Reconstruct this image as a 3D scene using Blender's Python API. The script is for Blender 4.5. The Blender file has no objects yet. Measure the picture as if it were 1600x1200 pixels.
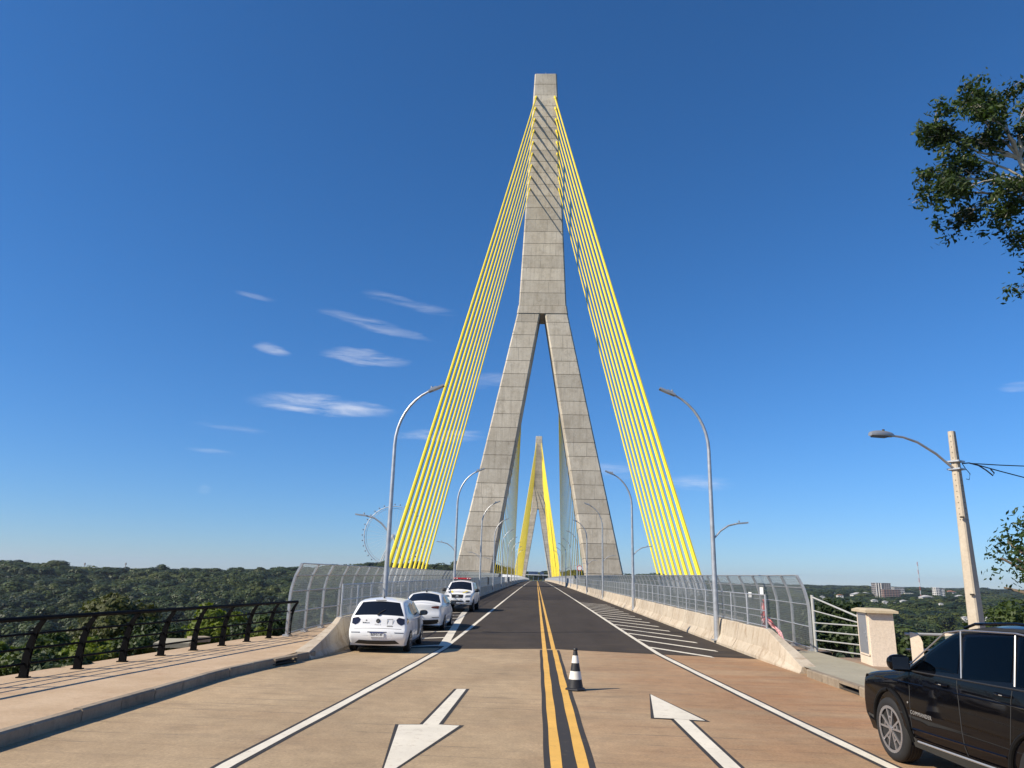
import bpy, bmesh, math, random
import numpy as np
from mathutils import Vector, Matrix
PI = math.pi
R = math.radians
random.seed(7)
rng = np.random.default_rng(7)
scene = bpy.context.scene
COL = scene.collection

# ------------------------------------------------------------------ camera
cam_d = bpy.data.cameras.new('camera')
cam_d.sensor_fit = 'HORIZONTAL'; cam_d.sensor_width = 36.0
cam_d.lens = 36.0 * 1150 / 1600
cam_d.clip_start = 0.1; cam_d.clip_end = 30000
cam = bpy.data.objects.new('camera', cam_d); COL.objects.link(cam)
cam.location = (-0.47, 0, 2.1)
cam.rotation_euler = (Matrix.Rotation(R(2.2), 3, 'Z') @ Matrix.Rotation(R(90 + 14.8), 3, 'X')
                      @ Matrix.Rotation(0.0247, 3, 'Z')).to_euler()
scene.camera = cam
CAMROT = cam.rotation_euler.to_matrix()

def pix_dir(x, y):
    return (CAMROT @ Vector(((x - 800) / 1150, -(y - 600) / 1150, -1))).normalized()

# ------------------------------------------------------------------ sky, sun, exposure
SUN_EL = R(38.5)
SUN_AZ = math.atan2(-0.90, -0.44)          # clockwise from +Y, towards the sun
world = bpy.data.worlds.new('World'); scene.world = world
world.use_nodes = True
wn = world.node_tree; wn.nodes.clear()

def N(nt, typ, **kw):
    n = nt.nodes.new(typ)
    ins = kw.pop('ins', None)
    for k, v in kw.items():
        setattr(n, k, v)
    if ins:
        for k, v in ins.items():
            if hasattr(v, 'is_output') or isinstance(v, bpy.types.NodeSocket):
                nt.links.new(v, n.inputs[k])
            else:
                n.inputs[k].default_value = v
    return n

def M(nt, op, a, b=0.0, c=None, clamp=False):
    n = nt.nodes.new('ShaderNodeMath'); n.operation = op; n.use_clamp = clamp
    for i, v in enumerate((a, b) if c is None else (a, b, c)):
        if isinstance(v, bpy.types.NodeSocket):
            nt.links.new(v, n.inputs[i])
        else:
            n.inputs[i].default_value = v
    return n.outputs[0]

def MIX(nt, fac, a, b, blend='MIX'):
    n = nt.nodes.new('ShaderNodeMix'); n.data_type = 'RGBA'; n.blend_type = blend
    for k, v in ((0, fac), (6, a), (7, b)):
        if isinstance(v, bpy.types.NodeSocket):
            nt.links.new(v, n.inputs[k])
        else:
            n.inputs[k].default_value = v if k == 0 else (*v[:3], 1)
    return n.outputs[2]

def build_sky():
    nt = wn
    sky = N(nt, 'ShaderNodeTexSky', sky_type='NISHITA', sun_disc=False, sun_elevation=SUN_EL,
            sun_rotation=SUN_AZ % (2 * PI), altitude=1500, air_density=1.0, dust_density=0.15, ozone_density=3.5)
    tc = N(nt, 'ShaderNodeTexCoord')
    sep = N(nt, 'ShaderNodeSeparateXYZ', ins={0: tc.outputs['Generated']})
    az = M(nt, 'ARCTAN2', sep.outputs[0], sep.outputs[1])
    el = M(nt, 'ARCSINE', sep.outputs[2])
    third = 2 * PI / 3                      # the same thin clouds go on all round the sky
    azw = M(nt, 'SUBTRACT', M(nt, 'FLOORED_MODULO', M(nt, 'ADD', az, third / 2), third), third / 2)
    comb = N(nt, 'ShaderNodeCombineXYZ', ins={0: M(nt, 'MULTIPLY', azw, 9.0), 1: M(nt, 'MULTIPLY', el, 60.0), 2: 0.0})
    warp = N(nt, 'ShaderNodeTexNoise', ins={'Vector': comb.outputs[0], 'Scale': 0.9, 'Detail': 4.0, 'Roughness': .6})
    nz = N(nt, 'ShaderNodeTexNoise', ins={'Vector': comb.outputs[0], 'Scale': 1.3, 'Detail': 10.0, 'Roughness': .62, 'Distortion': .8})
    wv = M(nt, 'MULTIPLY', M(nt, 'SUBTRACT', warp.outputs[0], .5), 2.6)
    # thin cirrus: x, y, half width, half height (in the photograph's pixels), tilt, strength
    clouds = [(510, 634, 110, 15, .03, 1.0), (572, 560, 66, 15, .05, .85), (426, 547, 30, 9, .12, .8),
              (585, 508, 90, 9, .18, .5), (640, 474, 75, 8, .16, .45), (360, 669, 60, 7, .05, .38),
              (400, 463, 32, 6, .1, .35), (690, 680, 70, 10, .0, .7), (1085, 757, 70, 11, .02, .62),
              (965, 735, 60, 16, .1, .35), (765, 594, 40, 14, .0, .3), (330, 706, 45, 6, .02, .28), (1590, 606, 36, 9, 0, .5),
              (320, 765, 12, 8, 0, .2)]
    tot = None
    for cx, cy, hw, hh, tilt, st in clouds:
        d = pix_dir(cx, cy); d2 = pix_dir(cx + hw, cy); d3 = pix_dir(cx, cy - hh)
        a0 = math.atan2(d.x, d.y); e0 = math.asin(d.z)
        wa = abs(math.atan2(d2.x, d2.y) - a0); we = abs(math.asin(d3.z) - e0)
        da = M(nt, 'SUBTRACT', azw, a0)
        u = M(nt, 'ADD', M(nt, 'DIVIDE', da, wa), M(nt, 'MULTIPLY', wv, .35))
        v = M(nt, 'DIVIDE', M(nt, 'ADD', M(nt, 'SUBTRACT', el, e0), M(nt, 'MULTIPLY', da, tilt)), we)
        v = M(nt, 'ADD', v, wv)
        g = M(nt, 'SUBTRACT', 1.15, M(nt, 'ADD', M(nt, 'MULTIPLY', u, u), M(nt, 'MULTIPLY', v, v)), clamp=True)
        g = M(nt, 'MULTIPLY', M(nt, 'POWER', g, 1.4), st)
        tot = g if tot is None else M(nt, 'MAXIMUM', tot, g)
    dens = N(nt, 'ShaderNodeMapRange', ins={'Value': nz.outputs[0], 'From Min': .33, 'From Max': .80, 'To Min': .0, 'To Max': 1.15})
    cl = M(nt, 'MULTIPLY', M(nt, 'MULTIPLY', tot, dens.outputs[0]), .62, clamp=True)
    # the deeper blue of the photograph's sky; the air near the horizon stays pale
    up = N(nt, 'ShaderNodeMapRange', ins={'Value': sep.outputs[2], 'From Min': 0.0, 'From Max': .62}, interpolation_type='SMOOTHERSTEP').outputs[0]
    low = M(nt, 'POWER', M(nt, 'SUBTRACT', 1.0, M(nt, 'ABSOLUTE', sep.outputs[2]), clamp=True), 6.0)
    tint = MIX(nt, 1.0, sky.outputs[0], MIX(nt, low, SKY_TINT, SKY_TINT_LOW), 'MULTIPLY')
    colr = MIX(nt, cl, tint, (8.4, 8.4, 8.7))
    bg = N(nt, 'ShaderNodeBackground', ins={'Color': colr, 'Strength': SKY_STRENGTH})
    out = N(nt, 'ShaderNodeOutputWorld', ins={'Surface': bg.outputs[0]})

SKY_TINT = (0.38, 0.86, 1.24); SKY_TINT_LOW = (.56, .68, .88)
SKY_STRENGTH = 0.091
build_sky()
sun_d = bpy.data.lights.new('sun', 'SUN'); sun_d.energy = 5.0; sun_d.angle = R(0.53); sun_d.color = (1.0, .90, .74)
sun = bpy.data.objects.new('sun', sun_d); COL.objects.link(sun)
SUNV = Vector((math.sin(SUN_AZ) * math.cos(SUN_EL), math.cos(SUN_AZ) * math.cos(SUN_EL), math.sin(SUN_EL)))
sun.rotation_euler = (-SUNV).to_track_quat('-Z', 'Y').to_euler()
sun.location = (-30, -20, 60)
vs = scene.view_settings
vs.view_transform = 'Standard'; vs.look = 'None'; vs.exposure = 0.42; vs.gamma = 1.0; vs.use_curve_mapping = False
scene.cycles.max_bounces = 6; scene.cycles.diffuse_bounces = 2; scene.cycles.glossy_bounces = 3
scene.cycles.transmission_bounces = 4; scene.cycles.transparent_max_bounces = 8
scene.cycles.volume_bounces = 0
scene.cycles.use_denoising = True

# ------------------------------------------------------------------ materials
MATS = {}
def new_mat(name):
    m = bpy.data.materials.new(name); m.use_nodes = True
    nt = m.node_tree
    return m, nt, nt.nodes['Principled BSDF']

def mat(name, col, rough=.6, metal=0.0, var=0.0, scale=3.0, bump=0.0, bscale=40.0, coat=0.0, spec=.5, obj=True, randv=0.0, alpha=None):
    """plain coloured material with a little procedural variation"""
    if name in MATS: return MATS[name]
    m, nt, b = new_mat(name)
    b.inputs['Roughness'].default_value = rough; b.inputs['Metallic'].default_value = metal
    b.inputs['Specular IOR Level'].default_value = spec
    b.inputs['Coat Weight'].default_value = coat; b.inputs['Coat Roughness'].default_value = .04
    vec = N(nt, 'ShaderNodeTexCoord').outputs['Object'] if obj else N(nt, 'ShaderNodeNewGeometry').outputs['Position']
    c = None
    if var:
        nz = N(nt, 'ShaderNodeTexNoise', ins={'Vector': vec, 'Scale': scale, 'Detail': 6.0, 'Roughness': .6})
        mr = N(nt, 'ShaderNodeMapRange', ins={'Value': nz.outputs[0], 'From Min': .3, 'From Max': .7, 'To Min': 1 - var, 'To Max': 1 + var})
        c = MIX(nt, 1.0, col, N(nt, 'ShaderNodeCombineColor', ins={0: mr.outputs[0], 1: mr.outputs[0], 2: mr.outputs[0]}).outputs[0], 'MULTIPLY')
    if randv:
        oi = N(nt, 'ShaderNodeObjectInfo')
        mr = N(nt, 'ShaderNodeMapRange', ins={'Value': oi.outputs['Random'], 'To Min': 1 - randv, 'To Max': 1 + randv})
        c = MIX(nt, 1.0, c if c is not None else col, N(nt, 'ShaderNodeCombineColor', ins={0: mr.outputs[0], 1: mr.outputs[0], 2: mr.outputs[0]}).outputs[0], 'MULTIPLY')
    if c is not None: nt.links.new(c, b.inputs['Base Color'])
    else: b.inputs['Base Color'].default_value = (*col, 1)
    if bump:
        nz = N(nt, 'ShaderNodeTexNoise', ins={'Vector': vec, 'Scale': bscale, 'Detail': 5.0})
        bp = N(nt, 'ShaderNodeBump', ins={'Height': nz.outputs[0], 'Strength': bump, 'Distance': .02})
        nt.links.new(bp.outputs[0], b.inputs['Normal'])
    MATS[name] = m
    return m

def noise(nt, vec, scale, detail=5.0, rough=.6, lo=.35, hi=.65, to=(0., 1.), dist=0.0):
    nz = N(nt, 'ShaderNodeTexNoise', ins={'Vector': vec, 'Scale': scale, 'Detail': detail, 'Roughness': rough, 'Distortion': dist})
    return N(nt, 'ShaderNodeMapRange', ins={'Value': nz.outputs[0], 'From Min': lo, 'From Max': hi, 'To Min': to[0], 'To Max': to[1]}).outputs[0]

def mapping(nt, vec, scale=(1, 1, 1), rot=(0, 0, 0)):
    return N(nt, 'ShaderNodeMapping', ins={'Vector': vec, 'Scale': scale, 'Rotation': rot}).outputs[0]

def val_mul(nt, c, v):
    return MIX(nt, 1.0, c, N(nt, 'ShaderNodeCombineColor', ins={0: v, 1: v, 2: v}).outputs[0], 'MULTIPLY')

def apron_material():
    m, nt, b = new_mat('apron_concrete')
    P = N(nt, 'ShaderNodeNewGeometry').outputs['Position']
    sx = N(nt, 'ShaderNodeSeparateXYZ', ins={0: P})
    base = MIX(nt, noise(nt, P, .45, 6, .6), (.355, .255, .148), (.44, .325, .195))
    # laterite dust washed over the right half of the apron
    right = N(nt, 'ShaderNodeMapRange', ins={'Value': sx.outputs[0], 'From Min': -1.0, 'From Max': 4.2}).outputs[0]
    streak = noise(nt, mapping(nt, P, (.22, 1.0, 1)), .9, 6, .65, .36, .62)
    red = M(nt, 'MULTIPLY', M(nt, 'ADD', M(nt, 'MULTIPLY', right, .95), .06), M(nt, 'ADD', M(nt, 'MULTIPLY', streak, .6), .4), clamp=True)
    c = MIX(nt, red, base, (.335, .180, .085))
    # dark rubber and oil scuffs lying across the lanes
    scuff = noise(nt, mapping(nt, P, (.3, 1.5, 1), (0, 0, .1)), 1.3, 7, .7, .55, .74, (0, .42), .6)
    arcs = N(nt, 'ShaderNodeTexWave', wave_type='BANDS', bands_direction='Y', ins={'Vector': mapping(nt, P, (.10, .5, 1), (0, 0, .22)), 'Scale': 1.1, 'Distortion': 3.5, 'Detail': 3.0, 'Detail Scale': .7})
    arc = M(nt, 'MULTIPLY', M(nt, 'GREATER_THAN', arcs.outputs[0], .985), noise(nt, P, .5, 4, .6, .45, .6, (0, .5)))
    scuff = M(nt, 'MAXIMUM', scuff, arc)
    blot = noise(nt, mapping(nt, P, (.5, 1.0, 1)), .8, 7, .7, .45, .7, (0, .6))
    c = MIX(nt, M(nt, 'MULTIPLY', blot, M(nt, 'ADD', M(nt, 'MULTIPLY', right, .6), .15)), c, (.36, .185, .085))
    c = MIX(nt, scuff, c, (.12, .095, .07))
    fine = noise(nt, P, 26, 4, .7, .3, .7, (.78, 1.2))
    c = val_mul(nt, c, fine)
    c = val_mul(nt, c, noise(nt, P, 3.1, 8, .74, .3, .7, (.82, 1.14)))
    c = val_mul(nt, c, noise(nt, mapping(nt, P, (1, .35, 1)), .35, 6, .7, .35, .65, (.86, 1.08)))
    spots = noise(nt, P, 5.5, 3, .5, .70, .74, (0, .35))
    c = MIX(nt, spots, c, (.16, .11, .075))
    nt.links.new(c, b.inputs['Base Color'])
    b.inputs['Roughness'].default_value = .86
    h = N(nt, 'ShaderNodeTexNoise', ins={'Vector': mapping(nt, P, (1, 3, 1)), 'Scale': 30, 'Detail': 6.0, 'Roughness': .7})
    nt.links.new(N(nt, 'ShaderNodeBump', ins={'Height': h.outputs[0], 'Strength': .35, 'Distance': .02}).outputs[0], b.inputs['Normal'])
    return m

def asphalt_material():
    m, nt, b = new_mat('asphalt')
    P = N(nt, 'ShaderNodeNewGeometry').outputs['Position']
    sx = N(nt, 'ShaderNodeSeparateXYZ', ins={0: P})
    c = MIX(nt, noise(nt, mapping(nt, P, (1, .25, 1)), .8, 6, .65), (.038, .030, .0235), (.053, .042, .033))
    wear = noise(nt, mapping(nt, P, (.5, .05, 1)), 2.5, 4, .6, .45, .75, (0, .35))
    c = MIX(nt, wear, c, (.062, .052, .043))
    dust = M(nt, 'MULTIPLY', noise(nt, mapping(nt, P, (.3, 1, 1)), 1.1, 6, .7, .5, .75),
             N(nt, 'ShaderNodeMapRange', ins={'Value': sx.outputs[1], 'From Min': 23.0, 'From Max': 30.0, 'To Min': .6, 'To Max': .06}).outputs[0])
    c = MIX(nt, dust, c, (.16, .115, .075))
    c = val_mul(nt, c, noise(nt, P, 60, 3, .7, .3, .7, (.75, 1.3)))
    nt.links.new(c, b.inputs['Base Color']); b.inputs['Roughness'].default_value = .9
    b.inputs['Specular IOR Level'].default_value = .25
    h = N(nt, 'ShaderNodeTexNoise', ins={'Vector': P, 'Scale': 70, 'Detail': 3.0})
    nt.links.new(N(nt, 'ShaderNodeBump', ins={'Height': h.outputs[0], 'Strength': .5, 'Distance': .015}).outputs[0], b.inputs['Normal'])
    return m

def concrete_material(name, c1, c2, stain=(.16, .13, .1), stain_amt=.5, streaks=True, scale=.8, obj=False, randv=.0):
    if name in MATS: return MATS[name]
    m, nt, b = new_mat(name)
    P = N(nt, 'ShaderNodeTexCoord').outputs['Object'] if obj else N(nt, 'ShaderNodeNewGeometry').outputs['Position']
    c = MIX(nt, noise(nt, P, scale, 7, .65), c1, c2)
    if streaks:
        st = noise(nt, mapping(nt, P, (1, 1, .12)), scale * 3.2, 6, .65, .52, .78, (0, stain_amt))
        c = MIX(nt, st, c, stain)
    bl = noise(nt, P, scale * 2.3, 6, .7, .55, .75, (0, stain_amt * .8))
    c = MIX(nt, bl, c, stain)
    c = val_mul(nt, c, noise(nt, P, 22, 4, .7, .3, .7, (.88, 1.1)))
    if randv:
        oi = N(nt, 'ShaderNodeObjectInfo')
        c = val_mul(nt, c, N(nt, 'ShaderNodeMapRange', ins={'Value': oi.outputs['Random'], 'To Min': 1 - randv, 'To Max': 1 + randv}).outputs[0])
    nt.links.new(c, b.inputs['Base Color']); b.inputs['Roughness'].default_value = .88
    h = N(nt, 'ShaderNodeTexNoise', ins={'Vector': P, 'Scale': 14, 'Detail': 7.0, 'Roughness': .7})
    nt.links.new(N(nt, 'ShaderNodeBump', ins={'Height': h.outputs[0], 'Strength': .3, 'Distance': .03}).outputs[0], b.inputs['Normal'])
    MATS[name] = m
    return m

def tower_material():
    m, nt, b = new_mat('tower_concrete')
    P = N(nt, 'ShaderNodeNewGeometry').outputs['Position']
    oi = N(nt, 'ShaderNodeObjectInfo')
    c = MIX(nt, noise(nt, P, .22, 8, .68), (.49, .43, .34), (.61, .55, .45))
    c = val_mul(nt, c, N(nt, 'ShaderNodeMapRange', ins={'Value': oi.outputs['Random'], 'To Min': .82, 'To Max': 1.08}).outputs[0])
    # rain streaks and blotches of weathering
    st = noise(nt, mapping(nt, P, (1, 1, .08)), 1.5, 7, .7, .48, .74, (0, .6))
    c = MIX(nt, st, c, (.28, .235, .175))
    bl = noise(nt, P, .6, 8, .76, .50, .68, (0, .62))
    c = MIX(nt, bl, c, (.31, .265, .20))
    lt = noise(nt, P, 1.1, 8, .76, .54, .70, (0, .6))
    c = MIX(nt, lt, c, (.60, .56, .48))
    # shutter-board edges: fine upright lines
    rnd = M(nt, 'MULTIPLY', oi.outputs['Random'], 2.0)
    sx = N(nt, 'ShaderNodeSeparateXYZ', ins={0: P})
    fx = M(nt, 'FRACT', M(nt, 'ADD', M(nt, 'MULTIPLY', M(nt, 'ADD', sx.outputs[0], sx.outputs[1]), .36), rnd))
    line = M(nt, 'LESS_THAN', fx, .028)
    line = M(nt, 'MULTIPLY', line, noise(nt, P, .35, 3, .5, .44, .60, (0, .6)))
    c = MIX(nt, line, c, (.12, .10, .08))
    fx2 = M(nt, 'FRACT', M(nt, 'MULTIPLY', M(nt, 'ADD', sx.outputs[0], sx.outputs[1]), 2.4))
    board = N(nt, 'ShaderNodeMapRange', ins={'Value': fx2, 'From Min': 0.0, 'From Max': .12, 'To Min': .93, 'To Max': 1.0}).outputs[0]
    c = val_mul(nt, c, board)
    nt.links.new(c, b.inputs['Base Color']); b.inputs['Roughness'].default_value = .9
    hh = M(nt, 'ADD', N(nt, 'ShaderNodeTexNoise', ins={'Vector': P, 'Scale': 2.2, 'Detail': 8.0, 'Roughness': .7}).outputs[0], M(nt, 'MULTIPLY', line, -.6))
    nt.links.new(N(nt, 'ShaderNodeBump', ins={'Height': hh, 'Strength': .45, 'Distance': .1}).outputs[0], b.inputs['Normal'])
    return m

def paint_marking(name, col, wear_col):
    m, nt, b = new_mat(name)
    P = N(nt, 'ShaderNodeNewGeometry').outputs['Position']
    w = noise(nt, P, 7, 8, .78, .54, .70, (0, .6))
    c = MIX(nt, w, col, wear_col)
    c = val_mul(nt, c, noise(nt, P, 1.3, 5, .6, .3, .7, (.86, 1.06)))
    nt.links.new(c, b.inputs['Base Color']); b.inputs['Roughness'].default_value = .75
    return m

def leaf_material(name, c1, c2, c3=None, trans=.25, randv=.25):
    m, nt, b = new_mat(name)
    P = N(nt, 'ShaderNodeNewGeometry').outputs['Position']
    oi = N(nt, 'ShaderNodeObjectInfo')
    c = MIX(nt, oi.outputs['Random'], c1, c2)
    if c3 is not None:
        c = MIX(nt, noise(nt, P, .012, 3, .6, .48, .66), c, c3)
    c = val_mul(nt, c, noise(nt, P, 1.1, 3, .6, .3, .7, (1 - randv, 1 + randv)))
    nt.links.new(c, b.inputs['Base Color']); b.inputs['Roughness'].default_value = .55
    b.inputs['Specular IOR Level'].default_value = .3
    tr = N(nt, 'ShaderNodeBsdfTranslucent', ins={'Color': MIX(nt, 1.0, c, (1.5, 1.6, .6), 'MULTIPLY')})
    mx = N(nt, 'ShaderNodeMixShader', ins={0: trans, 1: b.outputs[0], 2: tr.outputs[0]})
    nt.links.new(mx.outputs[0], nt.nodes['Material Output'].inputs['Surface'])
    return m

M_APRON = apron_material(); M_ASPH = asphalt_material(); M_TOWER = tower_material()
M_WALK = concrete_material('walk_concrete', (.43, .30, .180), (.52, .38, .245), (.30, .16, .08), .6, False)
M_WALKR = concrete_material('walk_greenish', (.30, .275, .20), (.36, .325, .24), (.22, .16, .10), .45, False)
M_BRICKRED = concrete_material('red_paving', (.34, .12, .075), (.40, .16, .10), (.2, .1, .07), .5, False, 2)
M_STRIP = concrete_material('brown_verge', (.24, .165, .11), (.30, .21, .14), (.14, .09, .06), .6, False, 2)
M_KERB = concrete_material('kerb_concrete', (.25, .195, .135), (.32, .26, .185), (.10, .075, .055), .7, True, 1.5, False, .12)
M_BARR = concrete_material('barrier_concrete', (.42, .345, .255), (.53, .455, .35), (.25, .165, .095), .95, True, .9, False, .07)
M_BEIGE = concrete_material('beige_paint', (.68, .56, .43), (.73, .61, .48), (.46, .33, .22), .28, True, .9, True)
M_CAPST = concrete_material('cap_stone', (.46, .37, .24), (.54, .45, .31), (.28, .21, .14), .5, False, 2, True)
M_POLE = concrete_material('pole_concrete', (.44, .37, .28), (.52, .45, .35), (.24, .18, .12), .55, True, 1.2, True)
M_DARK = mat('joint_dark', (.06, .05, .04), .95)
M_GALV = mat('galvanised_steel', (.46, .47, .48), .42, .55, .18, 4.0, randv=.06)
M_MESH = mat('mesh_wire', (.27, .30, .30), .55, .3)
M_BLACK = mat('black_paint', (.0045, .0045, .005), .6, 0, .2, 6, spec=.08)
M_YEL = mat('cable_yellow', (.78, .60, .03), .42, 0, .09, .35)
M_LAMPH = mat('lamp_head', (.36, .37, .38), .4, .5, .1, 5)
M_GLASSL = mat('lamp_lens', (.6, .62, .62), .2)
M_WHITEP = paint_marking('white_marking', (.72, .66, .54), (.36, .27, .18))
M_YELP = paint_marking('yellow_marking', (.72, .41, .085), (.40, .23, .08))
M_BLKP = paint_marking('black_marking', (.032, .028, .025), (.10, .075, .05))

# ------------------------------------------------------------------ mesh helpers
class MB:
    """collects geometry; build() links it as ONE mesh object"""
    def __init__(s): s.v = []; s.f = []; s.mi = []; s.cm = 0
    def add(s, vs, fs):
        o = len(s.v); s.v += [tuple(p) for p in vs]
        for f in fs: s.f.append(tuple(i + o for i in f)); s.mi.append(s.cm)
        return s
    def box(s, c, size, rot=None):
        hx, hy, hz = size[0] / 2, size[1] / 2, size[2] / 2
        vs = [Vector((x, y, z)) for z in (-hz, hz) for y in (-hy, hy) for x in (-hx, hx)]
        if rot is not None: vs = [rot @ p for p in vs]
        c = Vector(c)
        return s.add([p + c for p in vs], [(0, 2, 3, 1), (4, 5, 7, 6), (0, 1, 5, 4), (2, 6, 7, 3), (0, 4, 6, 2), (1, 3, 7, 5)])
    def hexa(s, p):     # 8 points: bottom ring then top ring
        return s.add(p, [(3, 2, 1, 0), (4, 5, 6, 7), (0, 1, 5, 4), (1, 2, 6, 5), (2, 3, 7, 6), (3, 0, 4, 7)])
    def quad(s, a, b, c, d): return s.add([a, b, c, d], [(0, 1, 2, 3)])
    def poly(s, pts): return s.add(pts, [tuple(range(len(pts)))])
    def prism(s, poly, axis, a, b):
        """extrude a 2-D polygon along axis 0, 1 or 2 from a to b"""
        n = len(poly)
        def p3(q, t):
            l = list(q); l.insert(axis, t); return tuple(l)
        vs = [p3(q, a) for q in poly] + [p3(q, b) for q in poly]
        return s.add(vs, [tuple(range(n))[::-1], tuple(range(n, 2 * n))] + [(i, (i + 1) % n, n + (i + 1) % n, n + i) for i in range(n)])
    def tube(s, path, r, n=8, cap=True, flat=None):
        path = [Vector(p) for p in path]
        rs = r if isinstance(r, (list, tuple)) else [r] * len(path)
        up = None; rings = []
        for i, p in enumerate(path):
            d = (path[min(i + 1, len(path) - 1)] - path[max(i - 1, 0)]).normalized()
            if up is None:
                up = Vector((0, 0, 1)) if abs(d.z) < .95 else Vector((0, 1, 0))
            side = d.cross(up).normalized(); up2 = side.cross(d).normalized()
            rings.append([p + (side * math.cos(2 * PI * k / n) + up2 * math.sin(2 * PI * k / n)) * rs[i] for k in range(n)])
        vs = [q for rg in rings for q in rg]; fs = []
        for i in range(len(path) - 1):
            for k in range(n):
                fs.append((i * n + k, i * n + (k + 1) % n, (i + 1) * n + (k + 1) % n, (i + 1) * n + k))
        if cap: fs += [tuple(range(n))[::-1], tuple((len(path) - 1) * n + k for k in range(n))]
        return s.add(vs, fs)
    def lathe(s, prof, n=20, axis=2, c=(0, 0, 0)):
        vs = []; fs = []
        for r, h in prof:
            for k in range(n):
                a = 2 * PI * k / n; q = [r * math.cos(a), r * math.sin(a)]; q.insert(axis, h)
                vs.append((q[0] + c[0], q[1] + c[1], q[2] + c[2]))
        m = len(prof)
        for i in range(m - 1):
            for k in range(n): fs.append((i * n + k, i * n + (k + 1) % n, (i + 1) * n + (k + 1) % n, (i + 1) * n + k))
        fs += [tuple(range(n))[::-1], tuple((m - 1) * n + k for k in range(n))]
        return s.add(vs, fs)
    def mesh(s, name, mats, smooth=False, fixn=True, sharp=40):
        me = bpy.data.meshes.new(name); me.from_pydata(s.v, [], s.f)
        for m in (mats if isinstance(mats, (list, tuple)) else [mats]): me.materials.append(m)
        if s.cm or any(s.mi): me.polygons.foreach_set('material_index', s.mi)
        if fixn or smooth:
            bm = bmesh.new(); bm.from_mesh(me)
            if fixn: bmesh.ops.recalc_face_normals(bm, faces=bm.faces)
            if smooth:
                for f in bm.faces: f.smooth = True
                lim = R(sharp)
                for e in bm.edges:
                    if len(e.link_faces) == 2 and e.calc_face_angle(0) > lim: e.smooth = False
            bm.to_mesh(me); bm.free()
        return me
    def build(s, name, mats, parent=None, loc=(0, 0, 0), smooth=False, fixn=True, sharp=40):
        return link(name, s.mesh(name, mats, smooth, fixn, sharp), parent, loc)

def link(name, me, parent=None, loc=(0, 0, 0), rotz=0.0, scale=None):
    o = bpy.data.objects.new(name, me); COL.objects.link(o)
    o.location = loc; o.rotation_euler = (0, 0, rotz)
    if scale is not None: o.scale = scale
    if parent is not None: o.parent = parent
    return o
def thing(name, label, cat, loc=(0, 0, 0), rotz=0.0, group=None):
    o = link(name, None, None, loc, rotz); o.empty_display_size = .3
    return tag(o, label, cat, group)
def tag(o, label=None, cat=None, group=None, kind=None):
    if label: o['label'] = label
    if cat: o['category'] = cat
    if group: o['group'] = group
    if kind: o['kind'] = kind
    return o
def copy_tree(o, parent=None):
    c = o.copy(); COL.objects.link(c); c.parent = parent
    for ch in list(o.children): copy_tree(ch, c)
    return c
def ordinal(i): return ['nearest', 'second', 'third', 'fourth', 'fifth', 'sixth', 'seventh', 'eighth', 'ninth', 'tenth', 'eleventh', 'twelfth'][i]
def text_mesh(body, size, mat_, ext=.002, spacing=1.0, align='CENTER'):
    cu = bpy.data.curves.new('lettering', 'FONT'); cu.body = body; cu.size = size; cu.extrude = ext
    cu.space_character = spacing; cu.align_x = align; cu.align_y = 'CENTER'; cu.resolution_u = 2
    o = bpy.data.objects.new('lettering', cu); COL.objects.link(o)
    dg = bpy.context.evaluated_depsgraph_get(); me = bpy.data.meshes.new_from_object(o.evaluated_get(dg))
    me.materials.clear(); me.materials.append(mat_)
    bpy.data.objects.remove(o); bpy.data.curves.remove(cu)
    return me

def deck(y):
    """height of the carriageway: level apron, then a long shallow hump over the river"""
    if y < 24: return 0.0
    t = (y - 389) / 365.0
    return 1.0 - min(1.6, t * t) if y < 900 else -.6
# ------------------------------------------------------------------ road surfaces
def sheet(name, left, right, zf, m, parent=None, nx=1):
    """strip between two polylines of (x, y), heights from zf(y)"""
    b = MB()
    for (l, r_) in zip(left, right):
        for k in range(nx + 1):
            t = k / nx; x = l[0] + (r_[0] - l[0]) * t; y = l[1] + (r_[1] - l[1]) * t
            b.v.append((x, y, zf(y)))
    for i in range(len(left) - 1):
        for k in range(nx):
            a = i * (nx + 1) + k; b.f.append((a, a + 1, a + nx + 2, a + nx + 1)); b.mi.append(0)
    return b.build(name, m, parent, fixn=False)

apron = sheet('road_apron', [(-7.6, -30), (-7.6, 12), (-7.4, 23.2)], [(6.4, -30), (6.4, 12), (6.6, 22.9)], lambda y: 0.0, M_APRON, nx=1)
tag(apron, 'beige concrete road apron dusted with red soil', kind='structure')
YS = [24.5] + list(range(30, 770, 8)) + [900]
b = MB()
edge = [(-7.0, 23.19), (-2.7, 23.6), (0, 24.4), (2.7, 23.7), (6.5, 22.89)]
for x, y in edge: b.v.append((x, y, 0.004))
for y in YS:
    for x, _ in edge: b.v.append((x * (.985 if y > 30 else 1), y, deck(y) + .004))
for i in range(len(YS)):
    for k in range(4):
        a = i * 5 + k; b.f.append((a, a + 1, a + 6, a + 5)); b.mi.append(0)
road = tag(b.build('road', M_ASPH, fixn=False), 'dark asphalt carriageway running over the bridge', kind='structure')
# the wedge of concrete between apron sheet and asphalt edge
b = MB()
for (x, y), (xa, ya) in zip(edge, [(-7.4, 23.2), (-2.8, 23.1), (0, 23.05), (2.8, 23.0), (6.6, 22.9)]):
    b.v += [(xa, ya, 0.0), (x, y + .05, 0.0)]
for k in range(4): b.f.append((2 * k, 2 * k + 2, 2 * k + 3, 2 * k + 1)); b.mi.append(0)
b.build('apron_edge', M_APRON, apron, fixn=False)

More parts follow.
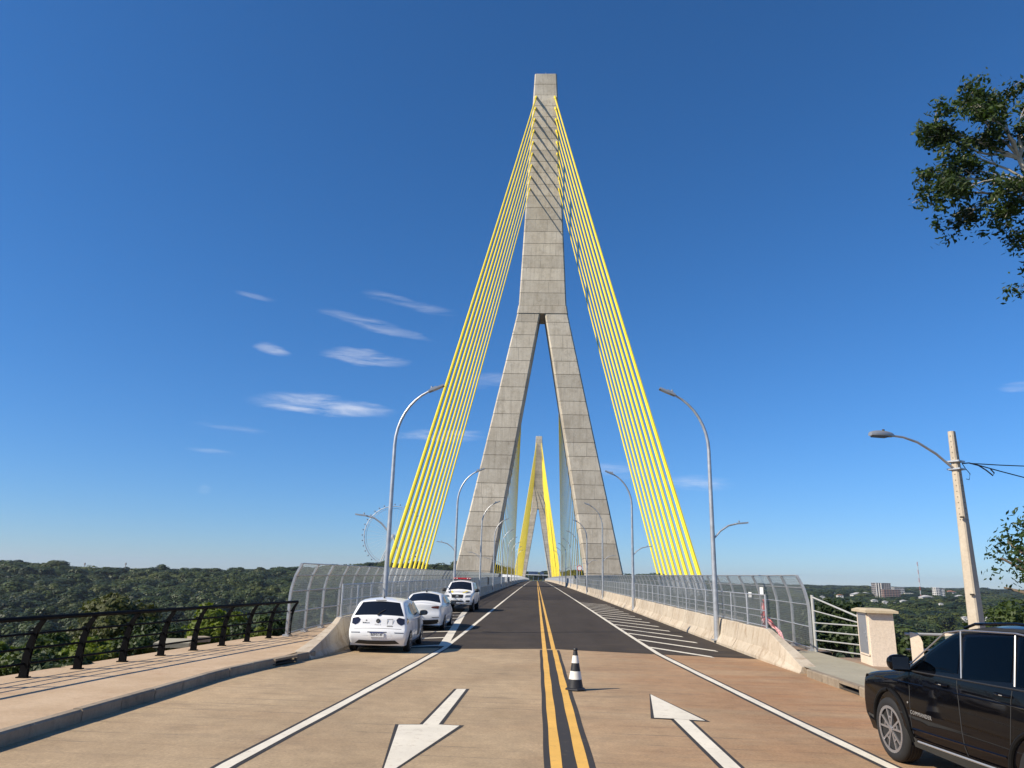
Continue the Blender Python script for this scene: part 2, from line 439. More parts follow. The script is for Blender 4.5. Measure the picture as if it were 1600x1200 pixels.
def strip_pts(path, w, z, name, m, parent, zf=deck):
    """painted line of width w along (x, y) points"""
    b = MB()
    for i, (x, y) in enumerate(path):
        p0 = path[max(i - 1, 0)]; p1 = path[min(i + 1, len(path) - 1)]
        dx, dy = p1[0] - p0[0], p1[1] - p0[1]; l = math.hypot(dx, dy); nx, ny = dy / l, -dx / l
        j = .004 * math.sin(i * 7.3 + x)
        for s in (-1, 1): b.v.append((x + s * nx * (w / 2 + j), y + s * ny * (w / 2 + j), zf(y) + z))
    for i in range(len(path) - 1): b.f.append((2 * i, 2 * i + 1, 2 * i + 3, 2 * i + 2)); b.mi.append(0)
    return b.build(name, m, parent, fixn=False)
def dens(path, step):
    out = [path[0]]
    for a, c in zip(path, path[1:]):
        n = max(1, int(math.hypot(c[0] - a[0], c[1] - a[1]) / step))
        out += [(a[0] + (c[0] - a[0]) * k / n, a[1] + (c[1] - a[1]) * k / n) for k in range(1, n + 1)]
    return out
for s in (-1, 1):
    near = [(s * (4.22 - .072 * 4), -6), (s * 3.9, 9), (s * 3.70, 12.8), (s * 3.43, 19), (s * 3.24, 23.6)]
    strip_pts(dens(near, .5), .27, .004, 'edge_line_outline', M_BLKP, apron)
    strip_pts(dens(near, .5), .15, .008, 'edge_line', M_WHITEP, apron)
    far = [(s * 3.24, 23.6), (s * 3.22, 32), (s * 3.25, 60), (s * 3.3, 140), (s * 3.3, 740)]
    strip_pts(dens(far, 4), .15, .008, 'edge_line', M_WHITEP, road)
# double yellow centre line with its black surround
yc = lambda y: -.035 - max(0, 24 - y) * .001
near = [(yc(y), y) for y in np.arange(-6, 24.3, .5)]
far = [(-.05, y) for y in np.arange(24.0, 740, 4)]
strip_pts(near, .60, .004, 'center_line_surround', M_BLKP, apron)
for s in (-1, 1):
    strip_pts([(x + s * .155, y) for x, y in near], .135, .008, 'center_line', M_YELP, apron)
    strip_pts([(x + s * .14, y) for x, y in far], .125, .008, 'center_line', M_YELP, road)
def outline(poly, d):
    n = len(poly); out = []
    area = sum(poly[i][0] * poly[(i + 1) % n][1] - poly[(i + 1) % n][0] * poly[i][1] for i in range(n))
    sg = 1 if area > 0 else -1
    for i in range(n):
        p = Vector(poly[i]); a = (p - Vector(poly[i - 1])).normalized(); c = (Vector(poly[(i + 1) % n]) - p).normalized()
        na = Vector((a.y, -a.x)) * sg; nc = Vector((c.y, -c.x)) * sg
        bis = (na + nc).normalized(); k = d / max(.5, bis.dot(na)); out.append(p + bis * k)
    return out
def arrow(tipx, tipy, sgn, name):
    # a one-barbed arrow head on a shaft, as painted on the apron
    if sgn > 0: head = [(1.76, 15.33), (2.22, 12.66), (1.97, 12.70), (1.97, 7.6), (1.78, 7.6), (1.74, 12.76), (1.44, 12.78)]
    else: head = [(-2.1, 8.6), (-2.44, 11.56), (-2.10, 11.62), (-1.98, 15.25), (-1.80, 15.28), (-1.87, 11.66), (-1.56, 11.63)]
    tri = [(0, 1, 6), (1, 2, 5), (1, 5, 6), (2, 3, 4), (2, 4, 5)]
    o = outline(head, .055)
    b = MB().add([(x, y, .004) for x, y in o], tri); b.build(name + '_outline', M_BLKP, apron)
    MB().add([(x, y, .008) for x, y in head], tri).build(name, M_WHITEP, apron)
arrow(0, 0, 1, 'lane_arrow'); arrow(0, 0, -1, 'lane_arrow')
# hatching beside the lanes
for k in range(15):
    y = 25.8 + k * 3.0 - (0 if k < 3 else .1 * k)
    xo = 5.32 if k else 4.75
    dy = (xo - 3.3) * 1.82
    w = .5 if k < 6 else .55
    MB().poly([(3.32, y - w / 2, deck(y) + .008), (xo, y - dy - w / 2, deck(y - dy) + .008), (xo, y - dy + w / 2, deck(y - dy) + .008), (3.32, y + w / 2, deck(y) + .008)]).build('hatch_stripe', M_WHITEP, road, fixn=False)
strip_pts(dens([(-3.35, 24.2), (-4.55, 43.0), (-4.9, 50)], 2), .3, .012, 'taper_line', M_WHITEP, road)
for k in range(9):
    y = 24.6 + k * 2.9
    xi = -3.35 - (y - 24.2) * .0638
    xo = -5.5; dy = (xi - xo) * .9
    MB().poly([(xi, y - .17, deck(y) + .008), (xi, y + .17, deck(y) + .008), (xo, y - dy + .17, deck(y) + .008), (xo, y - dy - .17, deck(y) + .008)]).build('hatch_stripe', M_WHITEP, road, fixn=False)

# ------------------------------------------------------------------ bridge deck slab and walkways
b = MB()
ys = [26, 30, 40, 49.9, 50] + list(range(60, 640, 10)) + [650]
for y in ys:
    z = deck(y); e_ = 8.7 if y < 50 else 12.9
    b.v += [(-e_, y, z - .1), (e_, y, z - .1), (e_ - .7, y, z - 1.6), (e_ - 2, y, z - 2.2), (2 - e_, y, z - 2.2), (.7 - e_, y, z - 1.6)]
for i in range(len(ys) - 1):
    for k in range(6): b.f.append((6 * i + k, 6 * i + (k + 1) % 6, 6 * i + 6 + (k + 1) % 6, 6 * i + 6 + k)); b.mi.append(0)
b.f += [tuple(range(6)), tuple(6 * (len(ys) - 1) + k for k in range(6))]; b.mi += [0, 0]
tag(b.build('bridge_deck', concrete_material('deck_concrete', (.3, .27, .22), (.38, .34, .28))), 'grey concrete box deck of the bridge', kind='structure')
for s, nm in ((-1, 'left'), (1, 'right')):
    yy = [24.2] + list(range(30, 700, 8))
    b = MB()
    for y in yy: b.v += [(s * 6.42, y, deck(y) - .1), (s * 6.42, y, deck(y) + .15), (s * 8.62, y, deck(y) + .15), (s * 8.62, y, deck(y) - .1)]
    for i in range(len(yy) - 1):
        for k in range(3): b.f.append((4 * i + k, 4 * i + k + 1, 4 * i + 5 + k, 4 * i + 4 + k)); b.mi.append(0)
    tag(b.build('sidewalk_' + nm, M_WALK if s < 0 else M_STRIP), 'concrete walkway along the %s edge of the bridge deck' % nm, kind='structure')

# left approach pavement and its kerb stones
kl = [(-6.85, -30), (-6.85, 9), (-6.8, 13), (-6.8, 15.6), (-6.62, 17.2), (-6.4, 18.4), (-6.12, 20.0)]
rl = [(-10.2, -30), (-10.2, 9), (-9.95, 12), (-9.7, 15), (-9.4, 18), (-9.2, 20), (-8.75, 24.2)]
kin = [(x - .15, y) for x, y in kl[:-1]] + [(-6.4, 24.2)]
b = MB()
for (x, y), (x2, y2) in zip(kin, rl):
    b.v += [(x, y, .165), (x2 - .35, y2, .165), (x2 - .35, y2, -.8)]
for i in range(len(kin) - 1):
    for k in range(2): b.f.append((3 * i + k, 3 * i + k + 1, 3 * i + 4 + k, 3 * i + 3 + k)); b.mi.append(0)
pave_l = tag(b.build('pavement_left', M_WALK, fixn=False), 'wide beige pavement behind the left kerb', kind='structure')
def kerb_line(path, side, h, parent, skip=()):
    pts = dens(path, .1); acc = [0]
    for a, c in zip(pts, pts[1:]): acc.append(acc[-1] + math.hypot(c[0] - a[0], c[1] - a[1]))
    def at(s):
        return (float(np.interp(s, acc, [q[0] for q in pts])), float(np.interp(s, acc, [q[1] for q in pts])))
    n = int(acc[-1] / 1.0)
    for k in range(n):
        if k in skip: continue
        a = Vector(at(k * 1.0 + .008)); c = Vector(at(k * 1.0 + .992)); d = (c - a).normalized(); nn = Vector((d.y, -d.x)) * side
        j = random.uniform(-.006, .006); a += nn * j; c += nn * j; hz = h + random.uniform(-.006, .006)
        w = .15
        P = [a, c, c - nn * w, a - nn * w]
        b = MB(); vs = []
        for q, ins in zip(P, (0, 0, 0, 0)): vs.append((q.x, q.y, -.05))
        for q in (a, c): vs.append((q.x, q.y, hz - .025))
        for q in (a - nn * .025, c - nn * .025): vs.append((q.x, q.y, hz))
        for q in (c - nn * w, a - nn * w): vs.append((q.x, q.y, hz))
        b.add(vs, [(0, 1, 5, 4), (4, 5, 7, 6), (6, 7, 8, 9), (2, 3, 9, 8), (1, 2, 8, 7, 5), (0, 4, 6, 9, 3)])
        b.build('kerb_stone', M_KERB, parent)
kerb_line([(-6.85, -2)] + kl[1:], 1, .178, pave_l, (20,))
MB().box((-6.50, 18.4, .05), (.25, 1.1, .02), Matrix.Rotation(-.18, 3, 'Z')).build('drain_grate', M_DARK, pave_l)
MB().box((-6.46, 18.4, .150), (.2, 1.06, .05), Matrix.Rotation(-.18, 3, 'Z')).build('inlet_lintel', M_KERB, pave_l)

# right approach pavement
kr = [(5.95, -30), (5.95, 13), (6.0, 15.5), (6.0, 17), (6.02, 19.6)]
ER = [(8.1, -30), (8.1, 13), (7.9, 16.5), (7.75, 17.9), (8.0, 20.8), (8.1, 24.2)]
b = MB()
for (x, y), (x2, y2) in zip(kr + [(6.4, 24.2)], ER): b.v += [(x + .15, y, .165), (x2, y2, .165)]
for i in range(5): b.f.append((2 * i, 2 * i + 1, 2 * i + 3, 2 * i + 2)); b.mi.append(0)
pave_r = tag(b.build('pavement_right', M_WALKR, fixn=False), 'grey green concrete pavement beside the right kerb', kind='structure')
kerb_line([(6.0, -2)] + kr[1:], -1, .178, pave_r, (18,))
MB().box((6.12, 16.5, .02), (.2, 1.0, .02)).build('drain_grate', M_DARK, pave_r)
MB().box((6.07, 16.5, .150), (.16, 1.02, .06)).build('inlet_lintel', M_KERB, pave_r)
for k in range(4):
    for j in range(8):
        if k == 3 and j > 5: continue
        MB().box((6.38 + k * .31, 13.6 + j * .31, .168), (.295, .295, .02)).build('red_tile', M_BRICKRED, pave_r)
b = MB()
EV = [(14, -30), (14, 13), (14, 16.5), (14, 18), (14, 20.55), (8.7, 22.6)]
for (x, y), (x2, y2) in zip(ER[:5] + [(8.03, 22.5)], EV): b.v += [(x + .02, y, .15), (x2, y2, .15)]
for i in range(5): b.f.append((2 * i, 2 * i + 1, 2 * i + 3, 2 * i + 2)); b.mi.append(0)
tag(b.build('verge', M_STRIP, fixn=False), 'brown paved verge behind the right pavement', kind='structure')

# ------------------------------------------------------------------ concrete barriers
PROF = [(0, 0), (0, .08), (.17, .33), (.27, .83), (.29, .85), (.43, .85), (.45, .83), (.45, -.1), (0, -.1)]
def barrier(side, y0, label):
    t = thing('concrete_barrier', label, 'barrier', (side * 6.0, y0, 0), 0, 'concrete barriers along the deck')
    me = MB().prism([(side * x, z) for x, z in PROF], 1, 0.012, 2.988).mesh('barrier_segment', M_BARR)
    for k in range(46):
        link('barrier_segment', me, t, (0, k * 3.0, deck(y0 + k * 3.0 + 1.5)))
    b = MB()
    for y in range(0, 440, 3):
        z = deck(y0 + 138 + y + 1.5)
        b.prism([(side * x, q + z) for x, q in PROF], 1, 138 + y + .01, 138 + y + 2.99)
    tag(b.build('barrier_far_run', M_BARR, t), kind='stuff')
    # swept-down end of the barrier
    b = MB(); n = 10; prev = None
    for i in range(n + 1):
        u = i / n; yy = -u * 3.3; h = .85 - .67 * (u ** .8) if side < 0 else .85 - .70 * u ** 1.05
        f = h / .85
        xo = side * (u ** 1.5 * (.13 if side < 0 else .05))
        ring = [(side * (x if x > .3 else x * (1 - .75 * u)) + xo, yy, (q * f if q > 0 else q)) for x, q in PROF]
        o = len(b.v); b.v += ring
        if prev is not None:
            for k in range(9): b.f.append((prev + k, prev + (k + 1) % 9, o + (k + 1) % 9, o + k)); b.mi.append(0)
        else: b.f.append(tuple(range(9))); b.mi.append(0)
        prev = o
    b.f.append(tuple(range(prev, prev + 9))); b.mi.append(0)
    b.build('barrier_end', M_BARR, t)
    return t
barrier(-1, 22.9, 'concrete barrier on the left behind the parked white cars')
barrier(1, 22.9, 'sunlit stained concrete barrier on the right of the carriageway')

# ------------------------------------------------------------------ mesh fences
FPROF = [(0, 0), (0, 1.25), (.03, 1.52), (.11, 1.86), (.30, 2.26)]
def prof_at(prof, a):
    for (x0, z0), (x1, z1) in zip(prof, prof[1:]):
        l = math.hypot(x1 - x0, z1 - z0)
        if a <= l + 1e-6: t = a / l; return (x0 + (x1 - x0) * t, z0 + (z1 - z0) * t)
        a -= l
    return prof[-1]
def plen(prof): return sum(math.hypot(b_[0] - a_[0], b_[1] - a_[1]) for a_, b_ in zip(prof, prof[1:]))
def wire_panel(prof, inward, width, pitch, slope, r):
    """chain-link panel: two families of slanting wires, y from 0 to width"""
    L = plen(prof); b = MB()
    cuts = [0.0]
    for (x0, z0), (x1, z1) in zip(prof, prof[1:]): cuts.append(cuts[-1] + math.hypot(x1 - x0, z1 - z0))
    span = L * slope; n = int((width + span) / pitch) + 1
    for fam in (1, -1):
        for k in range(n):
            y0 = k * pitch - span if fam > 0 else k * pitch
            # a-range with y inside the panel
            if fam > 0: a0, a1 = max(0, -y0 / slope), min(L, (width - y0) / slope)
            else: a0, a1 = max(0, (y0 - width) / slope), min(L, y0 / slope)
            if a1 - a0 < .05: continue
            aa = [a0] + [c for c in cuts if a0 + .01 < c < a1 - .01] + [a1]
            pts = []
            for a in aa:
                x, z = prof_at(prof, a); pts.append((inward * x + fam * .004, y0 + fam * slope * a, z))
            b.tube(pts, r, 3, cap=False)
    return b
def fence(name, side, pts, label, zoff, prof, postf, rails, spacing, ncount, wire, cat_group, ybase=.15):
    """pts: (x, y) of bay ends"""
    t = thing(name, label, 'fence', (pts[0][0], pts[0][1], deck(pts[0][1])), 0, cat_group)
    ox, oy, oz = t.location
    me_post = postf(); me_w = wire
    for i, (x, y) in enumerate(pts):
        z = deck(y) + ybase
        nxt = pts[min(i + 1, len(pts) - 1)]; prv = pts[i] if i < len(pts) - 1 else pts[i - 1]
        q = (nxt[0] - prv[0], nxt[1] - prv[1]); rz = math.atan2(-q[0], q[1])
        link('post', me_post, t, (x - ox, y - oy, z - oz), rz)
        if i < len(pts) - 1:
            w = link('wire_panel', me_w, t, (x - ox, y - oy, z - oz), rz)
            w.scale = (1, math.hypot(*q) / spacing, 1)
    for (rx, rzv, rr) in rails:
        path = [(x - ox - side * rx, y - oy, deck(y) + ybase + rzv - oz) for x, y in pts]
        MB().tube(path, rr, 6).build('rail', M_GALV, t, smooth=True)
    return t
def outer_post(side):
    b = MB()
    for s in (-1, 1):      # two flanges and a web
        prev = None
    pr = [prof_at(FPROF, a) for a in np.linspace(0, plen(FPROF), 12)]
    for i in range(len(pr) - 1):
        (x0, z0), (x1, z1) = pr[i], pr[i + 1]
        d = Vector((x1 - x0, 0, z1 - z0)).normalized(); nn = Vector((d.z, 0, -d.x)) * .035
        a = Vector((x0, 0, z0)); c = Vector((x1, 0, z1)); w = Vector((0, .055, 0))
        P = [a - nn - w, a + nn - w, a + nn + w, a - nn + w, c - nn - w, c + nn - w, c + nn + w, c - nn + w]
        b.hexa([(-side * p.x, p.y, p.z) for p in P])
    b.box((0, 0, .03), (.2, .22, .06))
    return b.mesh('post', M_GALV)
OUT_RAILS = [(.0, .1, .018), (0, .72, .02), (.01, 1.38, .02), (.11, 1.88, .02), (.30, 2.26, .022)]
for side, nm in ((-1, 'left'), (1, 'right')):
    x = 8.35
    if side < 0: pts = [(-8.38, 24.4), (-8.42, 26.4), (-8.42, 28.4)] + [(-8.35, 30.4 + 2 * k) for k in range(64)]
    else: pts = [(8.03, 24.25), (8.15, 26.2)] + [(8.3, 28.2 + 2 * k) for k in range(65)]
    wp = wire_panel(FPROF, -side, 2.0, .075, .62, .0034).mesh('wire_panel', M_MESH, fixn=False)
    f = fence('mesh_fence', side, pts, 'tall galvanised mesh fence with inward curving top along the %s edge' % nm, 0, FPROF, lambda: outer_post(side), OUT_RAILS, 2.0, 0, wp, 'curved mesh fences')
    b = MB(); y1 = pts[-1][1]; ox, oy, oz = f.location
    for k in range(0, 236):
        y = y1 + 2 * k; z = deck(y) + .15
        for (x0, z0), (x1, z1) in zip(FPROF, FPROF[1:]):
            b.tube([(side * 8.35 - side * x0 - ox, y - oy, z + z0 - oz), (side * 8.35 - side * x1 - ox, y - oy, z + z1 - oz)], .05, 4, cap=False)
        for m_ in range(1, 8):
            b.tube([(side * 8.35 - ox, y - oy + m_ * .25, z - oz), (side * 8.35 - ox, y - oy + m_ * .25, z + 1.3 - oz), (side * 8.05 - ox, y - oy + m_ * .25, z + 2.26 - oz)], .014, 3, cap=False)
        for rx, rzv, rr in OUT_RAILS:
            b.tube([(side * 8.35 - side * rx - ox, y - oy, z + rzv - oz), (side * 8.35 - side * rx - ox, y - oy + 2, z + rzv - oz)], rr, 3, cap=False)
    tag(b.build('fence_far_run', M_GALV, f, fixn=False), kind='stuff')
    # low fence standing on the barrier
    ip = [(0, 0), (0, .95)]
    wi = wire_panel(ip, 1, 2.0, .075, .62, .0030).mesh('wire_panel', M_MESH, fixn=False)
    pin = [(side * 6.36, 23.1 + 2 * k) for k in range(60)]
    g = fence('barrier_fence', side, pin, 'low galvanised mesh fence standing on the %s concrete barrier' % nm, 0, ip,
              lambda: MB().tube([(0, 0, 0), (0, 0, .97)], .03, 8).box((0, 0, .01), (.14, .14, .02)).mesh('post', M_GALV), [(0, .06, .016), (0, .5, .016), (0, .95, .022)], 2.0, 0, wi, 'mesh fences on the barriers', .85)
    b = MB(); y1 = pin[-1][1]; ox, oy, oz = g.location
    for k in range(0, 236):
        y = y1 + 2 * k; z = deck(y) + .85
        for m_ in range(8):
            b.tube([(0, y - oy + m_ * .25, z - oz), (0, y - oy + m_ * .25, z + .95 - oz)], .03 if m_ == 0 else .013, 3, cap=False)
        for rzv in (.06, .5, .95): b.tube([(0, y - oy, z + rzv - oz), (0, y - oy + 2, z + rzv - oz)], .02, 3, cap=False)
    tag(b.build('fence_far_run', M_GALV, g, fixn=False), kind='stuff')

# ------------------------------------------------------------------ bridge street lamps
def lamp_proto():
    t = thing('street_lamp', 'x', 'street lamp')
    path = [(0, 0, 0), (0, 0, 3.6), (0, 0, 6.9)]; rr = [.105, .085, .068]
    for k in range(1, 9):                      # swan neck, bending to +x
        a = k / 8 * R(66); rad = 2.05
        path.append((rad * (1 - math.cos(a)), 0, 6.9 + rad * math.sin(a) * 1.16)); rr.append(.066 - .003 * k)
    MB().tube(path, rr, 12).build('pole', M_GALV, t, smooth=True)
    e = Vector(path[-1])
    d = Vector((math.cos(R(24)), 0, math.sin(R(24))))
    rot = Matrix.Rotation(-R(24), 3, 'Y')
    h = MB().box(e + d * .33, (.66, .26, .07), rot).box(e + d * .2 + Vector((0, 0, .06)), (.26, .16, .06), rot).build('lamp_head', M_LAMPH, t)
    MB().box(e + d * .40 - Vector((0, 0, .045)), (.4, .2, .02), rot).build('lens', M_GLASSL, h)
    c = e + d * .12 + Vector((0, 0, .10)); MB().lathe([(.035, 0), (.035, .07)], 8, 2, c).build('photocell', M_LAMPH, h)
    arm = [(0, 0, 3.55), (-.3, 0, 3.88), (-.6, 0, 4.08), (-.92, 0, 4.16)]
    MB().tube(arm, .032, 8).build('side_arm', M_GALV, t, smooth=True)
    h = MB().box((-1.1, 0, 4.18), (.45, .2, .05), Matrix.Rotation(-R(-6), 3, 'Y')).build('lamp_head', M_LAMPH, t)
    MB().lathe([(.03, 0), (.03, .06)], 8, 2, (-1.0, 0, 4.21)).build('photocell', M_LAMPH, h)
    MB().box((0, 0, .02), (.34, .34, .04)).build('base_plate', M_GALV, t)
    MB().box((0, -.1, .75), (.09, .03, .22)).build('access_cover', M_GALV, t)
    return t
proto = lamp_proto()
k = 0
for i in range(9):
    for s in (-1, 1):
        o = proto if k == 0 else copy_tree(proto); k += 1
        y = 28.2 + i * 23.6
        o.location = (s * 6.07, y, deck(y) + .10); o.rotation_euler = (0, 0, 0 if s < 0 else PI)
        tag(o, 'galvanised double arm street lamp, %s on the %s side of the deck' % (ordinal(i), 'left' if s < 0 else 'right'), 'street lamp', 'street lamps along the deck')

# ------------------------------------------------------------------ towers and stay cables
ZT = 121.1; ZF = 59.6
def w_out(z): return 17.1 + (5.33 - 17.1) * (z - 3.3) / (60.5 - 3.3) if z < 60.5 else 5.33 + (2.68 - 5.33) * (z - 60.5) / (ZT - 60.5)
def w_in(z): return 9.65 + (.52 - 9.65) * (z - 3.3) / (59.1 - 3.3)
def depth(z): return 9.0 + (5.2 - 9.0) * z / ZT
def chamfer_seg(b, xa0, xb0, xa1, xb1, z0, z1, y0a, y1a, y0b, y1b, c=.28):
    def ring(xa, xb, ya, yb, z):
        return [(xa + c, ya, z), (xb - c, ya, z), (xb, ya + c, z), (xb, yb - c, z), (xb - c, yb, z), (xa + c, yb, z), (xa, yb - c, z), (xa, ya + c, z)]
    v = ring(xa0, xb0, y0a, y1a, z0) + ring(xa1, xb1, y0b, y1b, z1)
    b.add(v, [tuple(range(8))[::-1], tuple(range(8, 16))] + [(i, (i + 1) % 8, 8 + (i + 1) % 8, 8 + i) for i in range(8)])
def tower(Y, sgn, label, nside, nmain, far):
    """sgn +1: the face towards the camera is the front face at Y, depth goes to +y"""
    t = thing('bridge_tower', label, 'bridge tower', (0, Y, 0), 0, 'cable stayed bridge towers')
    if far: t.location = (0, Y, 0)
    dz = 2.98; g = .085
    # recessed core that shows in the construction joints
    b = MB()
    for s in (-1, 1):
        zb = -36
        chamfer_seg(b, *(sorted((s * (w_in(zb) + .07), s * (w_out(zb) - .07))) + sorted((s * (w_in(59) + .07), s * (w_out(59) - .07)))), zb, 59, .07, depth(zb) - .07, .07, depth(59) - .07, .25)
    chamfer_seg(b, -w_out(60) + .07, w_out(60) - .07, -w_out(ZT - .3) + .07, w_out(ZT - .3) - .07, 59.7, ZT - .3, .07, depth(60) - .07, .07, depth(ZT) - .07, .25)
    b.build('joint_core', M_DARK, t)
    zs = -36.0
    levels = [-36, -24, -12, -5.5] + [-5.5 + dz * k for k in range(1, 22)] + [59.1]
    for z0, z1 in zip(levels, levels[1:]):
        for s in (-1, 1):
            b = MB()
            a0, c0 = sorted((s * w_in(z0), s * w_out(z0))); a1, c1 = sorted((s * w_in(z1), s * w_out(z1)))
            j = random.uniform(-.012, .012)
            chamfer_seg(b, a0, c0, a1, c1, z0 + g / 2, z1 - g / 2, j, depth(z0), j, depth(z1))
            b.build('concrete_lift', M_TOWER, t)
    b = MB(); chamfer_seg(b, -w_out(59.4) - .12, w_out(59.4) + .12, -w_out(61.2) - .12, w_out(61.2) + .12, 59.15, 60.95, -.12, depth(59) + .1, -.12, depth(61) + .1)
    b.build('crossing_band', M_TOWER, t)
    n = 20; lv = [61.0 + (ZT - 61.0) * k / n for k in range(n + 1)]
    for z0, z1 in zip(lv, lv[1:]):
        b = MB(); j = random.uniform(-.012, .012)
        chamfer_seg(b, -w_out(z0), w_out(z0), -w_out(z1), w_out(z1), z0 + g / 2, z1 - g / 2, j, depth(z0), j, depth(z1))
        b.build('concrete_lift', M_TOWER, t)
    MB().tube([(0, 2.5, ZT), (0, 2.5, ZT + 2.2)], .05, 6).box((0, 2.5, ZT + 1.6), (.5, .05, .05)).build('lightning_rod', M_GALV, t)
    # stay cables
    def cables(num, y_near, y_far, z_lo, z_hi, dirn, r0, r1, face):
        for k in range(num):
            u = k / (num - 1)                          # 0: the shortest and lowest cable
            zt = z_lo + (z_hi - z_lo) * u; xt = w_out(zt) - .72
            yd = y_near + (y_far - y_near) * u
            zb = deck(Y + dirn * yd) + 1.15; rad = r0 + (r1 - r0) * u
            for s in (-1, 1):
                top = Vector((s * xt, face, zt)); bot = Vector((s * 12.25, face + dirn * yd, zb))
                d = (bot - top).normalized(); Lc = (bot - top).length
                pts = []
                nseg = 10
                for q in range(nseg + 1):
                    f = q / nseg; p = top.lerp(bot, f); p.z -= 4 * f * (1 - f) * Lc * .004; pts.append(p)
                o = MB().tube(pts, rad, 8).build('stay_cable', M_YEL, t, smooth=True)
                if not far or dirn < 0:
                    MB().tube([top - d * .3, top + d * 1.9], rad * 1.45, 8).build('anchor_sleeve', M_YEL, o, smooth=True)
                    MB().tube([bot - d * 1.6, bot + d * .4], rad * 1.4, 8).build('anchor_sleeve', M_GALV, o, smooth=True)
    if not far:
        cables(nside, 76, 96, 90.0, 114.6, -1, .105, .178, .05)
        cables(nmain, 14, 228, 80.0, 114.6, 1, .085, .12, depth(100) - .05)
    else:
        cables(nmain, 14, 228, 80.0, 114.6, -1, .17, .22, .05)
        cables(nside, 76, 96, 90.0, 114.6, 1, .12, .17, depth(100) - .05)
    return t
tower(154, 1, 'towering nearer concrete bridge tower shaped like an inverted Y', 9, 18, False)
tower(624, 1, 'small far bridge tower framed between the legs of the nearer one', 9, 18, True)
for s in (-1, 1):
    # anchor blocks of the side span stays on the deck edge, row of steel tubes
    for k in range(0):
        pass
# ------------------------------------------------------------------ terrain
def smooth(t): t = min(1.0, max(0.0, t)); return t * t * (3 - 2 * t)
AZ_H = [(-2, -1), (-.8, -6), (-.64, -7.5), (-.55, -10), (-.33, -5), (-.22, 3.0), (-.12, 3.5), (.1, -2), (.26, -4), (.36, -8), (2, -8)]
def hill(x, y):
    az = x / max(y, 60.0)
    Hh = np.interp(az, [a for a, _ in AZ_H], [h for _, h in AZ_H])
    left = np.interp(y, [300, 420, 780, 1500, 9000], [-38, -31, Hh, Hh - 3, Hh - 30])
    right = np.interp(y, [200, 330, 700, 1300, 2500, 9000], [-38, -33, -27, -19, -9, -16])
    k = smooth((az - .16) / .14)
    roll = 2.5 * math.sin(x * .013 + 1.3) * math.sin(y * .011) + 1.2 * math.sin(x * .041 + y * .03)
    base = left * (1 - k) + right * k
    return base + roll * smooth((y - 330) / 200)
def ground_h(x, y):
    dx = max(0.0, -11.2 - x, x - 14.2); dy = max(0.0, y - 25.0)
    d = math.hypot(dx, dy)
    near = -.45 - 37.5 * smooth(d / 85) ** .88
    if y < -40 : near = max(near, -8)
    return max(near, hill(x, y)) if y > 120 else near
gx = np.unique(np.concatenate([np.linspace(-60, 60, 61), np.linspace(-400, 400, 61), np.linspace(-2000, 2500, 70), np.linspace(-9000, 9000, 25)]))
gy = np.unique(np.concatenate([np.linspace(-60, 120, 73), np.linspace(120, 900, 66), np.linspace(900, 3000, 50), np.linspace(3000, 9000, 14), [-3000, -800, -200]]))
b = MB(); nx_, ny_ = len(gx), len(gy)
for y in gy:
    for x in gx: b.v.append((x, y, ground_h(x, y)))
for j in range(ny_ - 1):
    for i in range(nx_ - 1):
        a = j * nx_ + i; b.f.append((a, a + 1, a + nx_ + 1, a + nx_)); b.mi.append(0)
def ground_material():
    m, nt, bs = new_mat('ground_cover')
    P = N(nt, 'ShaderNodeNewGeometry').outputs['Position']
    c = MIX(nt, noise(nt, P, .02, 5, .6), (.030, .050, .018), (.075, .088, .030))
    c = MIX(nt, noise(nt, P, .25, 6, .7, .5, .7), c, (.10, .085, .045))
    c = val_mul(nt, c, noise(nt, P, 3.0, 5, .7, .3, .7, (.7, 1.25)))
    nt.links.new(c, bs.inputs['Base Color']); bs.inputs['Roughness'].default_value = .95
    return m
tag(b.build('ground', ground_material(), smooth=False, fixn=False), 'green valley ground falling away from the road', kind='structure')
def water_material():
    m, nt, bs = new_mat('river_water')
    bs.inputs['Base Color'].default_value = (.05, .055, .035, 1); bs.inputs['Roughness'].default_value = .12
    P = N(nt, 'ShaderNodeNewGeometry').outputs['Position']
    h = N(nt, 'ShaderNodeTexNoise', ins={'Vector': P, 'Scale': .6, 'Detail': 5.0})
    nt.links.new(N(nt, 'ShaderNodeBump', ins={'Height': h.outputs[0], 'Strength': .25, 'Distance': .3}).outputs[0], bs.inputs['Normal'])
    return m
tag(MB().quad((-3000, 130, -37.2), (3000, 130, -37.2), (3000, 420, -37.2), (-3000, 420, -37.2)).build('river', water_material(), fixn=False), 'brown green river below the bridge', kind='structure')

